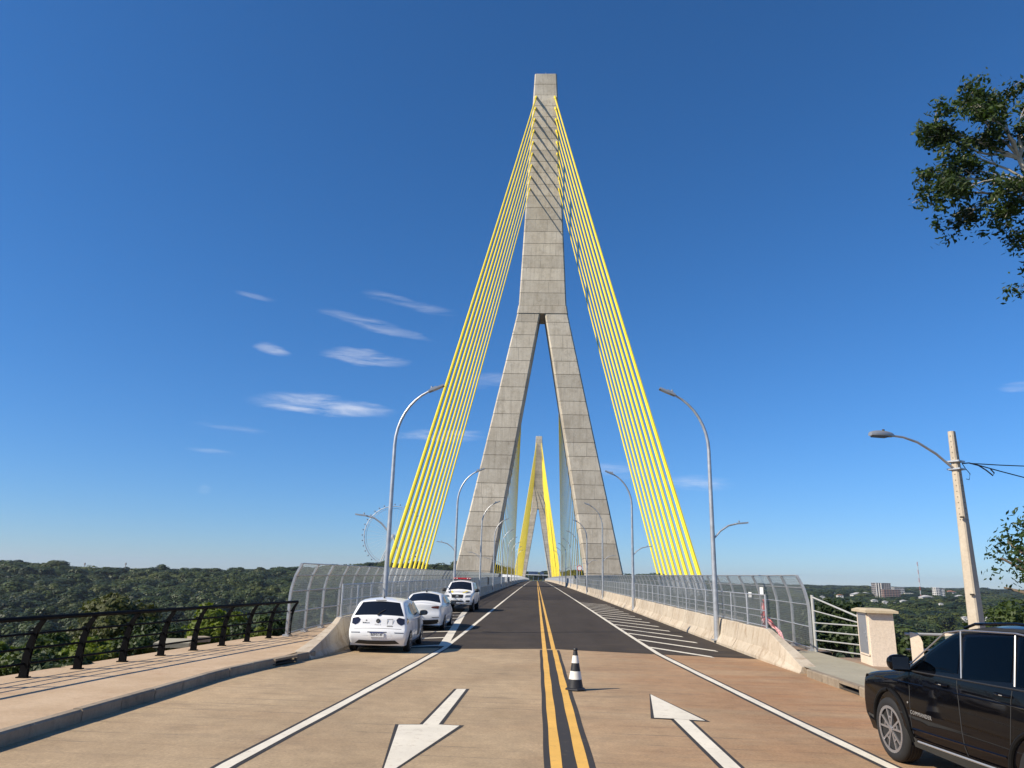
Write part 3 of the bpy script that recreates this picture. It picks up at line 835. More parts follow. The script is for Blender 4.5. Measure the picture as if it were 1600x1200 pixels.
# ------------------------------------------------------------------ foliage
def leaf_mesh(name, pts, nrm, size, m, jitter=.6, aspect=.62, seed=1):
    """many small leaf-shaped quads: pts (n,3), nrm (n,3), size (n)"""
    rg = np.random.default_rng(seed); n = len(pts)
    nr = nrm + rg.normal(0, jitter, (n, 3)); nr /= np.linalg.norm(nr, axis=1)[:, None] + 1e-9
    t = rg.normal(0, 1, (n, 3)); t -= nr * (t * nr).sum(1)[:, None]; t /= np.linalg.norm(t, axis=1)[:, None] + 1e-9
    bt = np.cross(nr, t); s = np.asarray(size)[:, None]
    v = np.stack([pts - t * s, pts - bt * s * aspect + t * s * .1, pts + t * s, pts + bt * s * aspect + t * s * .1], 1).reshape(-1, 3)
    me = bpy.data.meshes.new(name)
    me.vertices.add(4 * n); me.vertices.foreach_set('co', v.astype(np.float32).ravel())
    me.loops.add(4 * n); me.loops.foreach_set('vertex_index', np.arange(4 * n, dtype=np.int32))
    me.polygons.add(n); me.polygons.foreach_set('loop_start', np.arange(0, 4 * n, 4, dtype=np.int32)); me.polygons.foreach_set('loop_total', np.full(n, 4, np.int32))
    me.materials.append(m); me.update(calc_edges=True)
    return me
def crown_points(seed, n, rx, rz, nlobes, lobe_r, bottom=.25):
    """points on the skins of many overlapping lobes that fill an uneven crown"""
    rg = np.random.default_rng(seed)
    d = rg.normal(0, 1, (nlobes, 3)); d /= np.linalg.norm(d, axis=1)[:, None]
    d[:, 2] = np.where(d[:, 2] < -bottom, -d[:, 2], d[:, 2])
    rad = rg.uniform(.35, .82, nlobes)[:, None]
    c = d * rad * np.array([rx, rx, rz])
    lr = lobe_r * rg.uniform(.65, 1.25, nlobes)
    k = rg.integers(0, nlobes, n)
    e = rg.normal(0, 1, (n, 3)); e /= np.linalg.norm(e, axis=1)[:, None]
    e[:, 2] = np.where((e[:, 2] < -.3) & (rg.random(n) < .7), -e[:, 2], e[:, 2])
    r_ = lr[k] * (rg.random(n) ** .35)
    p = c[k] + e * r_[:, None] * np.array([1, 1, .8])
    nr = e * .8 + p / np.array([rx, rx, rz]) * .5 + np.array([0, 0, .25])
    return p, nr
M_LEAF_FAR = leaf_material('forest_leaves', (.008, .020, .007), (.050, .074, .016), (.085, .100, .020), .14, .4)
M_LEAF_DK = leaf_material('dark_leaves', (.026, .045, .014), (.040, .060, .018), None, .2, .3)
M_LEAF_YG = leaf_material('yellow_green_leaves', (.10, .13, .016), (.13, .16, .02), None, .35, .35)
M_LEAF_OL = leaf_material('olive_leaves', (.055, .062, .018), (.075, .082, .024), None, .2, .4)
M_LEAF_MD = leaf_material('mid_leaves', (.045, .07, .018), (.065, .09, .022), None, .25, .3)
M_LEAF_TALL = leaf_material('tall_tree_leaves', (.034, .058, .014), (.050, .078, .018), None, .3, .55)
M_BARK = mat('bark', (.16, .12, .085), .9, 0, .3, 4, .4, 12)
M_BARKW = mat('pale_bark', (.46, .41, .33), .85, 0, .3, 2.5, .4, 8)
# prototypes for the wood, instanced by geometry nodes on a point cloud
protos = bpy.data.collections.new('forest_prototypes')
for i in range(6):
    p, nr = crown_points(100 + i, 900, 1.0, [.75, 1.0, .62, .9, .7, 1.15][i], [9, 8, 11, 7, 10, 6][i], .46)
    p[:, 2] += .55
    me = leaf_mesh('tree_clump', p, nr, rng.uniform(.06, .115, len(p)), M_LEAF_FAR, .28, .8, i)
    o = bpy.data.objects.new('tree_clump', me); protos.objects.link(o)
def scatter_forest():
    pts = []; scl = []
    r = 70.0
    while r < 6500:
        s = max(8.5, r * .0175)
        for a in np.arange(-1.0, .95, s / r):
            aa = a + random.uniform(-.45, .45) * s / r; rr = r + random.uniform(-.45, .45) * s
            x = rr * math.sin(aa) ; y = rr * math.cos(aa)
            z = ground_h(x, y)
            if abs(x) < 24 and y < 170 and z > -16: continue
            if abs(x) < 24 and 560 < y < 1000 and z > -14: continue
            if 128 < y < 422 and z < -36.6: continue
            az = x / max(y, 1)
            # clearings on the right slope
            if az > .2 and r > 250:
                f = math.sin(x * .021 + 2) + math.sin(y * .017) + .8 * math.sin(x * .009 - y * .012)
                if f > 1.35: continue
            if rr > 3000 and random.random() < .25: continue
            size = s * random.uniform(.5, 1.2) * (1.5 if random.random() < .10 else 1.0)
            h = min(size * 1.05, random.uniform(5.0, 9.5) * (1 + .0001 * rr))
            if r < 230:
                top = z + 1.5 * h
                lim = 1.0 - r * .02
                if top > lim: h *= .6
                if z + 1.5 * h > lim: continue
            pts.append((x, y, z - .15 * h)); scl.append((size, size, h))
        r += s * .85
    return pts, scl
pts, scl = scatter_forest()
me = bpy.data.meshes.new('forest'); me.from_pydata(pts, [], [])
at = me.attributes.new('tree_scale', 'FLOAT_VECTOR', 'POINT'); at.data.foreach_set('vector', np.array(scl, np.float32).ravel())
rt = me.attributes.new('turn', 'FLOAT', 'POINT'); rt.data.foreach_set('value', rng.uniform(0, 6.28, len(pts)).astype(np.float32))
me.materials.append(M_LEAF_FAR)
forest = tag(link('forest', me), 'dark green wood covering the far river banks', kind='stuff')
ng = bpy.data.node_groups.new('forest_nodes', 'GeometryNodeTree')
ng.interface.new_socket('Geometry', in_out='INPUT', socket_type='NodeSocketGeometry'); ng.interface.new_socket('Geometry', in_out='OUTPUT', socket_type='NodeSocketGeometry')
gi = ng.nodes.new('NodeGroupInput'); go = ng.nodes.new('NodeGroupOutput')
ci = ng.nodes.new('GeometryNodeCollectionInfo'); ci.inputs['Collection'].default_value = protos; ci.inputs['Separate Children'].default_value = True; ci.inputs['Reset Children'].default_value = True
m2p = ng.nodes.new('GeometryNodeMeshToPoints')
iop = ng.nodes.new('GeometryNodeInstanceOnPoints'); iop.inputs['Pick Instance'].default_value = True
a1 = ng.nodes.new('GeometryNodeInputNamedAttribute'); a1.data_type = 'FLOAT_VECTOR'; a1.inputs['Name'].default_value = 'tree_scale'
a2 = ng.nodes.new('GeometryNodeInputNamedAttribute'); a2.data_type = 'FLOAT'; a2.inputs['Name'].default_value = 'turn'
cx = ng.nodes.new('ShaderNodeCombineXYZ'); er = ng.nodes.new('FunctionNodeEulerToRotation')
L = ng.links.new
L(gi.outputs[0], m2p.inputs[0]); L(m2p.outputs[0], iop.inputs['Points']); L(ci.outputs[0], iop.inputs['Instance'])
L(a1.outputs[0], iop.inputs['Scale']); L(a2.outputs[0], cx.inputs['Z']); L(cx.outputs[0], er.inputs[0]); L(er.outputs[0], iop.inputs['Rotation'])
L(iop.outputs[0], go.inputs[0])
md = forest.modifiers.new('forest_nodes', 'NODES'); md.node_group = ng
print('forest', len(pts))

# trees and shrubs near the pavements, each one a thing
def small_tree(name, label, loc, rx, rz, m, n, leaf, trunk_h, seed, group, cat='tree', lobes=16, bark=None):
    t = thing(name, label, cat, loc, 0, group)
    p, nr = crown_points(seed, n, rx, rz, lobes, rx * .36)
    p[:, 2] += trunk_h + rz * .55
    sz = np.random.default_rng(seed).uniform(.6, 1.25, n) * leaf
    link('crown', leaf_mesh('crown', p, nr, sz, m, .7, .5, seed), t)
    rg = random.Random(seed); b = MB()
    top = trunk_h + rz * .7
    b.tube([(0, 0, -.3), (rg.uniform(-.1, .1) * rx, 0, trunk_h * .5), (rg.uniform(-.1, .1) * rx, rg.uniform(-.1, .1) * rx, trunk_h), (0, 0, top)], [rx * .07, rx * .06, rx * .05, rx * .015], 8)
    for k in range(7):
        a = rg.uniform(0, 6.28); z0 = trunk_h * rg.uniform(.6, 1.0)
        e = (math.cos(a) * rx * .65, math.sin(a) * rx * .65, trunk_h + rz * rg.uniform(.3, 1.0))
        b.tube([(0, 0, z0), (e[0] * .45, e[1] * .45, (z0 + e[2]) / 2 + .1 * rz), e], [rx * .035, rx * .025, rx * .008], 5)
    b.build('trunk', bark or M_BARK, t, smooth=True)
    return t
def on_pix(px_, py_, dist, top):
    d = pix_dir(px_, py_); p = Vector(cam.location) + d * (dist / math.hypot(d.x, d.y)); return p
def tree_at(px_, py_, dist, rx, rz, m, n, leaf, name, label, seed, group, cat='tree', lobes=16):
    """py_ is the image row of the crown's top"""
    p = on_pix(px_, py_, dist, 0); g = ground_h(p.x, p.y); h = max(.8, p.z - g)
    if h < rz * 1.8: rx *= max(.55, h / (rz * 1.8)); rz = h / 1.85
    return small_tree(name, label, (p.x, p.y, g), rx, rz, m, n, leaf, max(.1, h - rz * 1.55), seed, group, cat, lobes)
tree_at(188, 914, 46, 2.5, 2.6, M_LEAF_OL, 9000, .14, 'broad_tree', 'round dark green tree rising behind the black railing', 21, None, lobes=22)
tree_at(338, 934, 36, 1.7, 2.1, M_LEAF_YG, 4200, .12, 'bright_tree', 'bright yellow green tree behind the right part of the black railing', 22, None)
tree_at(248, 958, 40, 1.5, 1.7, M_LEAF_DK, 3600, .12, 'broad_tree', 'smaller dark tree beside the round tree behind the railing', 23, None)
tree_at(-5, 1003, 26, 1.5, 1.7, M_LEAF_YG, 3600, .1, 'bright_tree', 'yellow green bush tree at the left edge behind the railing', 24, None)
tree_at(70, 985, 34, 2.2, 1.9, M_LEAF_MD, 4200, .12, 'broad_tree', 'low spreading tree behind the leftmost railing posts', 25, None)
tree_at(425, 962, 34, 1.3, 1.6, M_LEAF_MD, 3000, .11, 'broad_tree', 'green tree behind the railing end next to the mesh fence', 26, None)
sh = [(20, 1040, 19), (130, 1028, 21), (85, 1046, 18.5), (205, 1010, 24), (150, 1012, 24), (255, 1000, 26), (300, 985, 28), (330, 990, 27), (385, 975, 30), (60, 1015, 23), (410, 985, 29), (365, 968, 33)]
names = ['first', 'third', 'second', 'sixth', 'fifth', 'seventh', 'eighth', 'ninth', 'eleventh', 'fourth', 'twelfth', 'tenth']
order = sorted(range(len(sh)), key=lambda i: sh[i][0]); rank = {i: k for k, i in enumerate(order)}
for i, (x, y, d) in enumerate(sh):
    tree_at(x, y, d, random.uniform(1.0, 1.5), random.uniform(.8, 1.2), [M_LEAF_MD, M_LEAF_YG, M_LEAF_DK][i % 3], 2600, .09, 'shrub',
            'leafy shrub behind the black railing, %s counted from the left edge' % (ordinal(rank[i]) if rank[i] else 'first'), 40 + i, 'shrubs behind the railing', 'shrub', 12)
# right side, below the pipe railing and the balustrade
for i, (x, y, d, rx, rz, mm, lab) in enumerate([
        (1285, 928, 34, 2.4, 2.6, M_LEAF_DK, 'dark leafy tree behind the diagonal pipe railing'),
        (1330, 950, 33, 2.2, 2.0, M_LEAF_DK, 'low dark tree right behind the cabinet'),
        (1250, 985, 34, 1.8, 2.0, M_LEAF_MD, 'green tree seen through the end of the right mesh fence'),
        (1430, 985, 33, 2.4, 2.0, M_LEAF_DK, 'dark tree below the concrete balustrade'),
        (1590, 930, 40, 3.0, 3.0, M_LEAF_MD, 'olive tree behind the black car at the right edge'),
        (1500, 985, 38, 2.6, 2.2, M_LEAF_DK, 'dark tree beyond the balustrade behind the black car')]):
    tree_at(x, y, d, rx, rz, mm, 4200, .12, 'broad_tree', lab, 60 + i, None)
small_tree('leaning_tree', 'tree whose leafy twigs reach in at the right edge beside the pole', (19.0, 27, ground_h(19.0, 27)), 4.4, 3.3, M_LEAF_TALL, 6500, .12, 2.0, 81, None, 'tree', 20)

# the tall pale-barked tree that reaches into the frame on the right
def tall_tree():
    base = Vector((21.2, 27, ground_h(21.2, 27)))
    t = thing('tall_tree', 'tall tree with pale branches and dark leaves at the upper right', 'tree', base)
    b = MB(); rg = random.Random(5); tips = []
    def limb(pts, r0, r1, n=8):
        # smooth polyline with a little waver
        P = [Vector(p) for p in pts]; out = []
        for i in range(len(P) - 1):
            for k in range(4):
                out.append(P[i].lerp(P[i + 1], k / 4) + Vector((rg.uniform(-.06, .06), rg.uniform(-.06, .06), rg.uniform(-.05, .05))) * (1 if k else 0))
        out.append(P[-1]); L_ = len(out)
        b.tube([p - base for p in out], [r0 + (r1 - r0) * i / (L_ - 1) for i in range(L_)], n); return out
    limb([base - Vector((0, 0, .5)), (21.0, 27, 4), (20.6, 26.8, 9), (19.6, 26.4, 15.2)], .40, .18, 12)
    limb([(19.6, 26.4, 15.2), (18.9, 26.2, 17.2), (18.1, 26.1, 18.4)], .16, .09)
    targets = [(14.4, 26, 17.0, .5), (15.2, 25.4, 16.6, .8), (14.8, 26.2, 17.7, .6), (15.8, 26, 18.4, .9), (15.6, 26.4, 19.8, .9), (15.0, 26, 20.4, .7), (16.3, 25.4, 20.9, 1.0), (17.0, 26.2, 21.8, .9),
               (18.0, 26, 22.1, 1.0), (18.8, 25.4, 21.6, 1.1), (17.2, 26, 19.9, .9), (16.6, 25.6, 17.0, 1.0), (16.2, 26.3, 16.2, .9), (17.2, 26, 15.8, .9), (17.9, 25.8, 16.6, .9), 
               (17.9, 26, 13.2, .55), (17.4, 26.3, 15.0, .45), (18.2, 26, 15.0, .5), (18.5, 26, 19.6, .9), (19.5, 26.5, 22, 1.2), (20.5, 27, 21, 1.3), (22, 27.5, 20, 1.4), (23.5, 27, 18.5, 1.4), (22.6, 26, 16.5, 1.3), (21, 28.6, 18.5, 1.3), (20.4, 25, 19, 1.1), (24, 28, 16, 1.2), (19.4, 26, 12.7, .8), (16.4, 26, 21.6, .6), (15.4, 26, 19.1, .6), (14.9,26,19.9,.5)]
    starts = [(19.6, 26.4, 15.2), (18.9, 26.2, 17.2), (18.1, 26.1, 18.4), (20.3, 26.7, 11.5)]
    P = []; NR = []; SZ = []
    for (x, y, z, cr) in targets:
        z = 16.8 + (z - 16.8) * .87
        e = Vector((x, y, z)); s = Vector(starts[1] if z > 15.5 else starts[0])
        if z > 19 and x < 20: s = Vector(starts[2])
        if z < 14: s = Vector(starts[3])
        mid = s.lerp(e, .5) + Vector((rg.uniform(-.3, .3), rg.uniform(-.3, .3), rg.uniform(-.1, .5)))
        path = limb([s, mid, e], .062, .014, 6)
        for k in range(5):                                # twigs
            q = path[rg.randrange(len(path) // 2, len(path))]
            w = e + Vector((rg.gauss(0, cr * .6), rg.gauss(0, cr * .6), rg.gauss(-.05, cr * .5)))
            limb([q, q.lerp(w, .6) + Vector((0, 0, .1)), w], .022, .006, 4)
            # drooping leaf clusters round each twig end and along it
            for m_ in range(5):
                c = q.lerp(w, rg.uniform(.45, 1.05)) + Vector((rg.gauss(0, .12), rg.gauss(0, .12), rg.gauss(-.05, .12)))
                nl = int(24 * cr ** .5)
                off = np.random.default_rng(rg.randrange(9 ** 6)).normal(0, 1, (nl, 3)) * np.array([.17, .17, .12])
                P.append(np.array(c - base) + off); NR.append(off * 1.5 + np.array([-.2, -.2, .5]) + np.random.default_rng(rg.randrange(9 ** 6)).normal(0, .5, (nl, 3)))
                SZ.append(np.full(nl, .095) * np.random.default_rng(rg.randrange(9 ** 6)).uniform(.7, 1.5, nl))
    b.build('trunk', M_BARKW, t, smooth=True)
    link('crown', leaf_mesh('crown', np.concatenate(P), np.concatenate(NR), np.concatenate(SZ), M_LEAF_TALL, .5, .45, 9), t)
tall_tree()

# ------------------------------------------------------------------ far things
M_BWALL = mat('far_white_wall', (.62, .60, .56), .85, 0, .08, .2)
M_BBRICK = mat('far_brick', (.26, .13, .095), .9, 0, .15, .3)
M_BCONC = mat('far_concrete', (.30, .27, .25), .9, 0, .15, .3)
M_BGLASS = mat('far_window', (.05, .06, .075), .25)
M_ROOF = mat('far_roof', (.32, .15, .09), .85, 0, .2, .3)
M_ROOFG = mat('far_roof_grey', (.42, .41, .40), .7, 0, .1, .3)
def block(t, w, d, h, m, floors, bays, x0=0, y0=0, z0=0, win=M_BGLASS, slabs=None, wh=.5, ww=.6):
    MB().box((x0, y0, z0 + h / 2), (w, d, h)).build('wall', m, t)
    fh = h / floors
    me = MB().box((0, 0, 0), (w / bays * ww, .5, fh * wh)).mesh('window', win)
    for f in range(floors):
        for k in range(bays):
            link('window', me, t, (x0 - w / 2 + (k + .5) * w / bays, y0 - d / 2, z0 + (f + .55) * fh))
    me2 = MB().box((0, 0, 0), (.5, d / max(2, bays // 2) * ww, fh * wh)).mesh('window', win)
    for f in range(floors):
        for k in range(max(2, bays // 2)):
            link('window', me2, t, (x0 - w / 2, y0 - d / 2 + (k + .5) * d / max(2, bays // 2), z0 + (f + .55) * fh))
    if slabs:
        ms = MB().box((0, 0, 0), (w + .8, d + .8, .5)).mesh('floor_slab', slabs)
        for f in range(floors + 1): link('floor_slab', ms, t, (x0, y0, z0 + f * fh))
zb = -24
def far_thing(name, label, px_, Y, cat, group=None):
    d = pix_dir(*px_)
    if Y is None:                                  # first place along this sight line that meets the roof height
        Y = 350.0
        while Y < 2400:
            p = Vector(cam.location) + d * (Y / d.y)
            if p.z < ground_h(p.x, p.y) + 11.5: break
            Y += 10
    p = Vector(cam.location) + d * (Y / d.y)
    return thing(name, label, cat, (p.x, p.y, ground_h(p.x, p.y) - 2), 0, group), p
t, p = far_thing('apartment_tower', 'unfinished brick and concrete high rise on the far right bank', (1376, 911), 1300, 'building')
h = p.z - t.location.z
block(t, 24, 18, h, M_BCONC, 9, 7, slabs=M_BCONC)
block(t, 27, 20, h * .66, M_BBRICK, 7, 6, 9, -8, 0, slabs=M_BCONC)
for k in range(3): MB().box((-12 + k * 4, -9.6, h / 2), (1.2, 1.2, h)).build('column', M_BWALL, t)
t, p = far_thing('office_block', 'pale grey office block right of the brick high rise', (1402, 918), 1330, 'building')
h = p.z - t.location.z
block(t, 17, 14, h, M_ROOFG, 7, 6); block(t, 13, 12, h * .78, M_BWALL, 5, 4, -15, 0, 0); block(t, 14, 12, h * .62, M_BWALL, 4, 4, 14, -4, 0)
t, p = far_thing('residential_tower', 'slim white tower block of two bays behind the utility pole', (1466, 918), 1300, 'building')
h = p.z - t.location.z
block(t, 7, 12, h, M_BWALL, 10, 2, -4, 0, 0); block(t, 6.5, 12, h * .93, M_BWALL, 10, 2, 4.2, 1, 0)
t, p = far_thing('radio_mast', 'thin red and white lattice radio mast above the wooded skyline', (1433, 878), 1300, 'mast')
h = p.z - t.location.z
M_MR = mat('mast_red', (.42, .12, .09), .6); M_MW = mat('mast_white', (.55, .56, .58), .6)
for k in range(10):
    b = MB(); z0, z1 = h * k / 10, h * (k + 1) / 10; w = .8
    for a in range(3): b.tube([(w * math.cos(a * 2.09), w * math.sin(a * 2.09), z0), (w * math.cos(a * 2.09), w * math.sin(a * 2.09), z1)], .16, 4)
    for q in range(3):
        for a in range(3):
            za = z0 + (z1 - z0) * q / 3; zc = z0 + (z1 - z0) * (q + 1) / 3
            b.tube([(w * math.cos(a * 2.09), w * math.sin(a * 2.09), za), (w * math.cos((a + 1) * 2.09), w * math.sin((a + 1) * 2.09), zc)], .1, 3)
    b.build('mast_section', M_MR if k % 2 else M_MW, t)
hs = [(1299, 926, 900, 'M_BWALL', 9, 'tall narrow'), (1340, 929, 1000, 'W', 17, 'long'), (1352, 927, 1150, 'W', 9, 'plain'), (1312, 930, 800, 'R', 8, 'red roofed'), (1366, 938, 760, 'W', 8, 'small'), (1383, 940, 720, 'W', 7, 'low'),
      (1412, 939, 700, 'W', 9, 'gabled'), (1398, 942, 640, 'W', 7, 'tiny'), (1447, 933, 950, 'W', 16, 'flat wide'), (1485, 925, 1300, 'R', 12, 'brick roofed'), (1500, 932, 1100, 'W', 12, 'pale'), (1470, 943, 600, 'W', 5, 'lone'), (1285, 932, 760, 'W', 6, 'leftmost'), (1508, 965, 460, 'W', 9, 'shed like'), (1545, 966, 450, 'W', 12, 'row like')]
desc = {}
for i, (x, y, Y, c, w, ad) in enumerate(hs):
    t, p = far_thing('house', 'x', (x, y), None, 'house', 'houses scattered on the right bank')
    h = max(5.0, p.z - t.location.z); w *= p.y / 1400.0 * 1.25
    where = 'left of the brick high rise' if x < 1360 else ('between brick high rise and white tower' if x < 1455 else 'right of the slim white tower')
    t['label'] = '%s far house among trees, %s' % (ad, where)
    MB().box((0, 0, h / 2), (w, w * .7, h)).build('wall', M_BWALL, t)
    MB().prism([(-w * .55, h), (w * .55, h), (0, h + w * .17)], 1, -w * .4, w * .4).build('roof', M_ROOF if c == 'R' else M_ROOFG, t)
    for k in range(2): MB().box((-w * .22 + k * w * .44, -w * .35, h - 1.5), (w * .14, .2, 1.0)).build('window', M_BGLASS, t)
# masts on the left skyline
for x, y, H_, nm in ((197, 879, 12, 'thicker'), (133, 879, 13, 'thinner')):
    d = pix_dir(x, y); p = Vector(cam.location) + d * (800 / d.y); g = ground_h(p.x, p.y)
    t = thing('telecom_mast', '%s telecom mast on the wooded left skyline' % nm, 'mast', (p.x, p.y, g))
    MB().tube([(0, 0, 0), (0, 0, p.z - g)], [.5, .25], 6).build('pole', M_BCONC, t)
    MB().box((0, 0, p.z - g - 1.5), (1.1, 1.1, 2.4)).build('antenna', M_BCONC, t)
t, p = far_thing('river_house', 'white low building on the left bank beside the mesh fence', (446, 911), 700, 'house')
h = max(3., p.z - t.location.z)
MB().box((0, 0, h / 2), (7, 5, h)).build('wall', M_BWALL, t); MB().box((0, 0, h), (8, 6, .5)).build('roof', M_ROOFG, t)

# observation wheel beyond the left bank
M_WH = mat('wheel_steel', (.55, .58, .62), .5, .2)
t = thing('ferris_wheel', 'large grey ferris wheel rising behind the left stay cables', 'ferris wheel', (-209, 1080, ground_h(-209, 1080)))
hz = 58 - t.location.z; RW = 42.0
for dy in (-1.6, 1.6):
    MB().tube([(RW * math.cos(a), dy, hz + RW * math.sin(a)) for a in np.linspace(0, 2 * PI, 73)], .42, 5, cap=False).build('rim', M_WH, t)
MB().tube([(RW * .93 * math.cos(a), 0, hz + RW * .93 * math.sin(a)) for a in np.linspace(0, 2 * PI, 73)], .28, 4, cap=False).build('rim', M_WH, t)
for k in range(36):
    a = k * PI / 18
    MB().tube([(0, 0, hz), (RW * .93 * math.cos(a), 0, hz + RW * .93 * math.sin(a))], .11, 4).build('spoke', M_WH, t)
    c = MB().lathe([(.3, -1.1), (1.0, -.8), (1.1, .5), (.4, 1.0)], 8, 2, ((RW + 2.8) * math.cos(a), 0, hz + (RW + 2.8) * math.sin(a))).build('cabin', mat('cabin_grey', (.26, .29, .33), .4), t)
MB().lathe([(2.0, -3), (2.0, 3)], 12, 1, (0, 0, hz)).build('hub', M_WH, t)
for sx in (-1, 1):
    for dy in (-5, 5): MB().tube([(sx * 22, dy * 1.6, 0), (0, dy * .6, hz)], .8, 6).build('leg', M_BWALL, t)
# canopy at the far end of the bridge
t = thing('border_canopy', 'blue and white checkpoint canopy at the far end of the bridge', 'canopy', (-2, 700, deck(700)))
M_BLUE = mat('canopy_blue', (.035, .075, .16), .5); M_WHT = mat('canopy_white', (.62, .66, .7), .5)
MB().box((-1.5, 0, 7.2), (8.5, 4, 2.6)).build('fascia', M_BLUE, t); MB().box((6.5, 0, 7.2), (3.4, 4, 2.4)).build('fascia', M_BLUE, t)
MB().box((1.5, 3, 5.6), (26, 10, .6)).build('roof', M_WHT, t)
for k in range(6): MB().box((-10 + k * 4.4, 2, 2.6), (.5, .5, 5.4)).build('column', M_WHT, t)
# ------------------------------------------------------------------ black railing on the left
t = thing('black_railing', 'black steel railing with curved posts along the left pavement edge', 'railing', (-9.67, 13.8, .165))
ox, oy, oz = t.location
rp = [(-9.95 + .021 * k, 9.4 + 1.38 * k) for k in range(4)] + [(-9.67 + (1.24 / 8) * k, 13.86 + 1.36 * k) for k in range(0, 9)]
rp = sorted(set([(-10.1, 2.6), (-10.1, 3.9), (-10.1, 5.3), (-10.05, 6.7), (-10.0, 8.1), (-9.95, 9.5), (-9.88, 10.9), (-9.78, 12.4)] + [(-9.67 + .155 * k, 13.86 + 1.36 * k) for k in range(9)]), key=lambda q: q[1])
b = MB()
pr = [(0, 0, .07), (.0, .3, .062), (.03, .6, .052), (.10, .85, .044), (.20, 1.02, .038)]
for side_y in (-.035, .035):
    for (x0, z0, w0), (x1, z1, w1) in zip(pr, pr[1:]):
        b.hexa([(x0 - w0, side_y - .008, z0), (x0 + w0, side_y - .008, z0), (x0 + w0, side_y + .008, z0), (x0 - w0, side_y + .008, z0),
                (x1 - w1, side_y - .008, z1), (x1 + w1, side_y - .008, z1), (x1 + w1, side_y + .008, z1), (x1 - w1, side_y + .008, z1)])
for z in (.12, .42, .78): b.box((.01, 0, z), (.08, .07, .05))
b.box((0, 0, .01), (.2, .14, .02))
mp = b.mesh('post', M_BLACK)
for x, y in rp: link('post', mp, t, (x - ox, y - oy, 0), .1)
for (dx, z, r_) in ((.20, 1.04, .042), (.07, .76, .022), (.02, .5, .022), (0, .24, .022)):
    MB().tube([(x - ox + dx, y - oy, z) for x, y in [(-10.1, -6)] + rp], r_, 8).build('rail', M_BLACK, t, smooth=True)
# tangled stone slab and rubble edge behind the railing
t = thing('broken_slab', 'broken concrete slab lying on the earth behind the black railing', 'concrete slab', (-10.6, 21.6, .0))
MB().box((0, 0, .12), (.9, 1.6, .12), Matrix.Rotation(.3, 3, 'Z')).build('slab', M_WALKR, t)
MB().box((.25, .9, .16), (.5, .5, .14), Matrix.Rotation(.8, 3, 'Z')).build('fragment', M_KERB, t)

# ------------------------------------------------------------------ pipe railing, cabinet, balustrade on the right
t = thing('pipe_railing', 'pale pipe railing between the mesh fence end and the cabinet', 'railing', (8.1, 24.1, .165))
MB().tube([(0, 0, 0), (0, 0, 1.66)], .05, 12).build('post', mat('pale_pipe', (.44, .435, .41), .5, .2, .1, 4), t, smooth=True)
e = Vector((.42, -2.75, 0))
for z in (.1, .34, .6, .84): MB().tube([(0, 0, z), (e.x, e.y, z + .06)], .019, 8).build('rail', MATS['pale_pipe'], t, smooth=True)
for z in (1.6, 1.2): MB().tube([(0, 0, z), (e.x, e.y, .95 + (z - 1.2) * .3)], .026 if z > 1.5 else .019, 8).build('rail', MATS['pale_pipe'], t, smooth=True)

t = thing('utility_cabinet', 'beige masonry cabinet with grey metal door and stone cap', 'cabinet', (8.55, 20.85, .15), R(-8))
MB().box((0, 0, .66), (.6, 1.1, 1.32)).build('wall', M_BEIGE, t)
b = MB(); b.hexa([(-.40, -.68, 1.31), (.40, -.68, 1.31), (.40, .68, 1.31), (-.40, .68, 1.31), (-.40, -.68, 1.37), (.40, -.68, 1.37), (.40, .68, 1.37), (-.40, .68, 1.37)])
b.hexa([(-.39, -.67, 1.37), (.39, -.67, 1.37), (.39, .67, 1.37), (-.39, .67, 1.37), (-.30, -.5, 1.41), (.30, -.5, 1.41), (.30, .5, 1.41), (-.30, .5, 1.41)])
b.build('cap', M_CAPST, t)
d = MB().box((-.308, .02, .76), (.02, .82, .98)).build('door', mat('grey_door', (.24, .245, .26), .5, .2, .06, 3), t)
fr = MB()
for z in (.25, 1.27): fr.box((-.312, .02, z), (.03, .9, .04))
for y in (-.41, .45): fr.box((-.312, y, .76), (.03, .04, 1.06))
fr.build('door_frame', M_BEIGE, t)
MB().box((-.33, -.30, .78), (.03, .03, .16)).box((-.345, -.25, .80), (.02, .12, .03)).build('handle', M_GALV, d)
MB().box((-.322, -.30, .6), (.01, .05, .05)).build('lock', M_GALV, d)

t = thing('balustrade', 'beige concrete balustrade with pipe rails behind the black car', 'balustrade', (9.15, 20.55, .15))
fin = [(-.14, 0), (.14, 0), (.14, .62), (.10, .74), (.02, .82), (-.08, .84), (-.14, .84)]
mf = MB().prism(fin, 1, -.12, .12).mesh('post', M_BEIGE)
for k in range(7):
    link('post', mf, t, (.28 + k * .92, .03 * k, 0), R(-25))
for z, r_ in ((.42, .026), (.80, .035)): MB().tube([(0, 0, z), (5.9, .2, z)], r_, 8).build('rail', MATS['pale_pipe'], t, smooth=True)

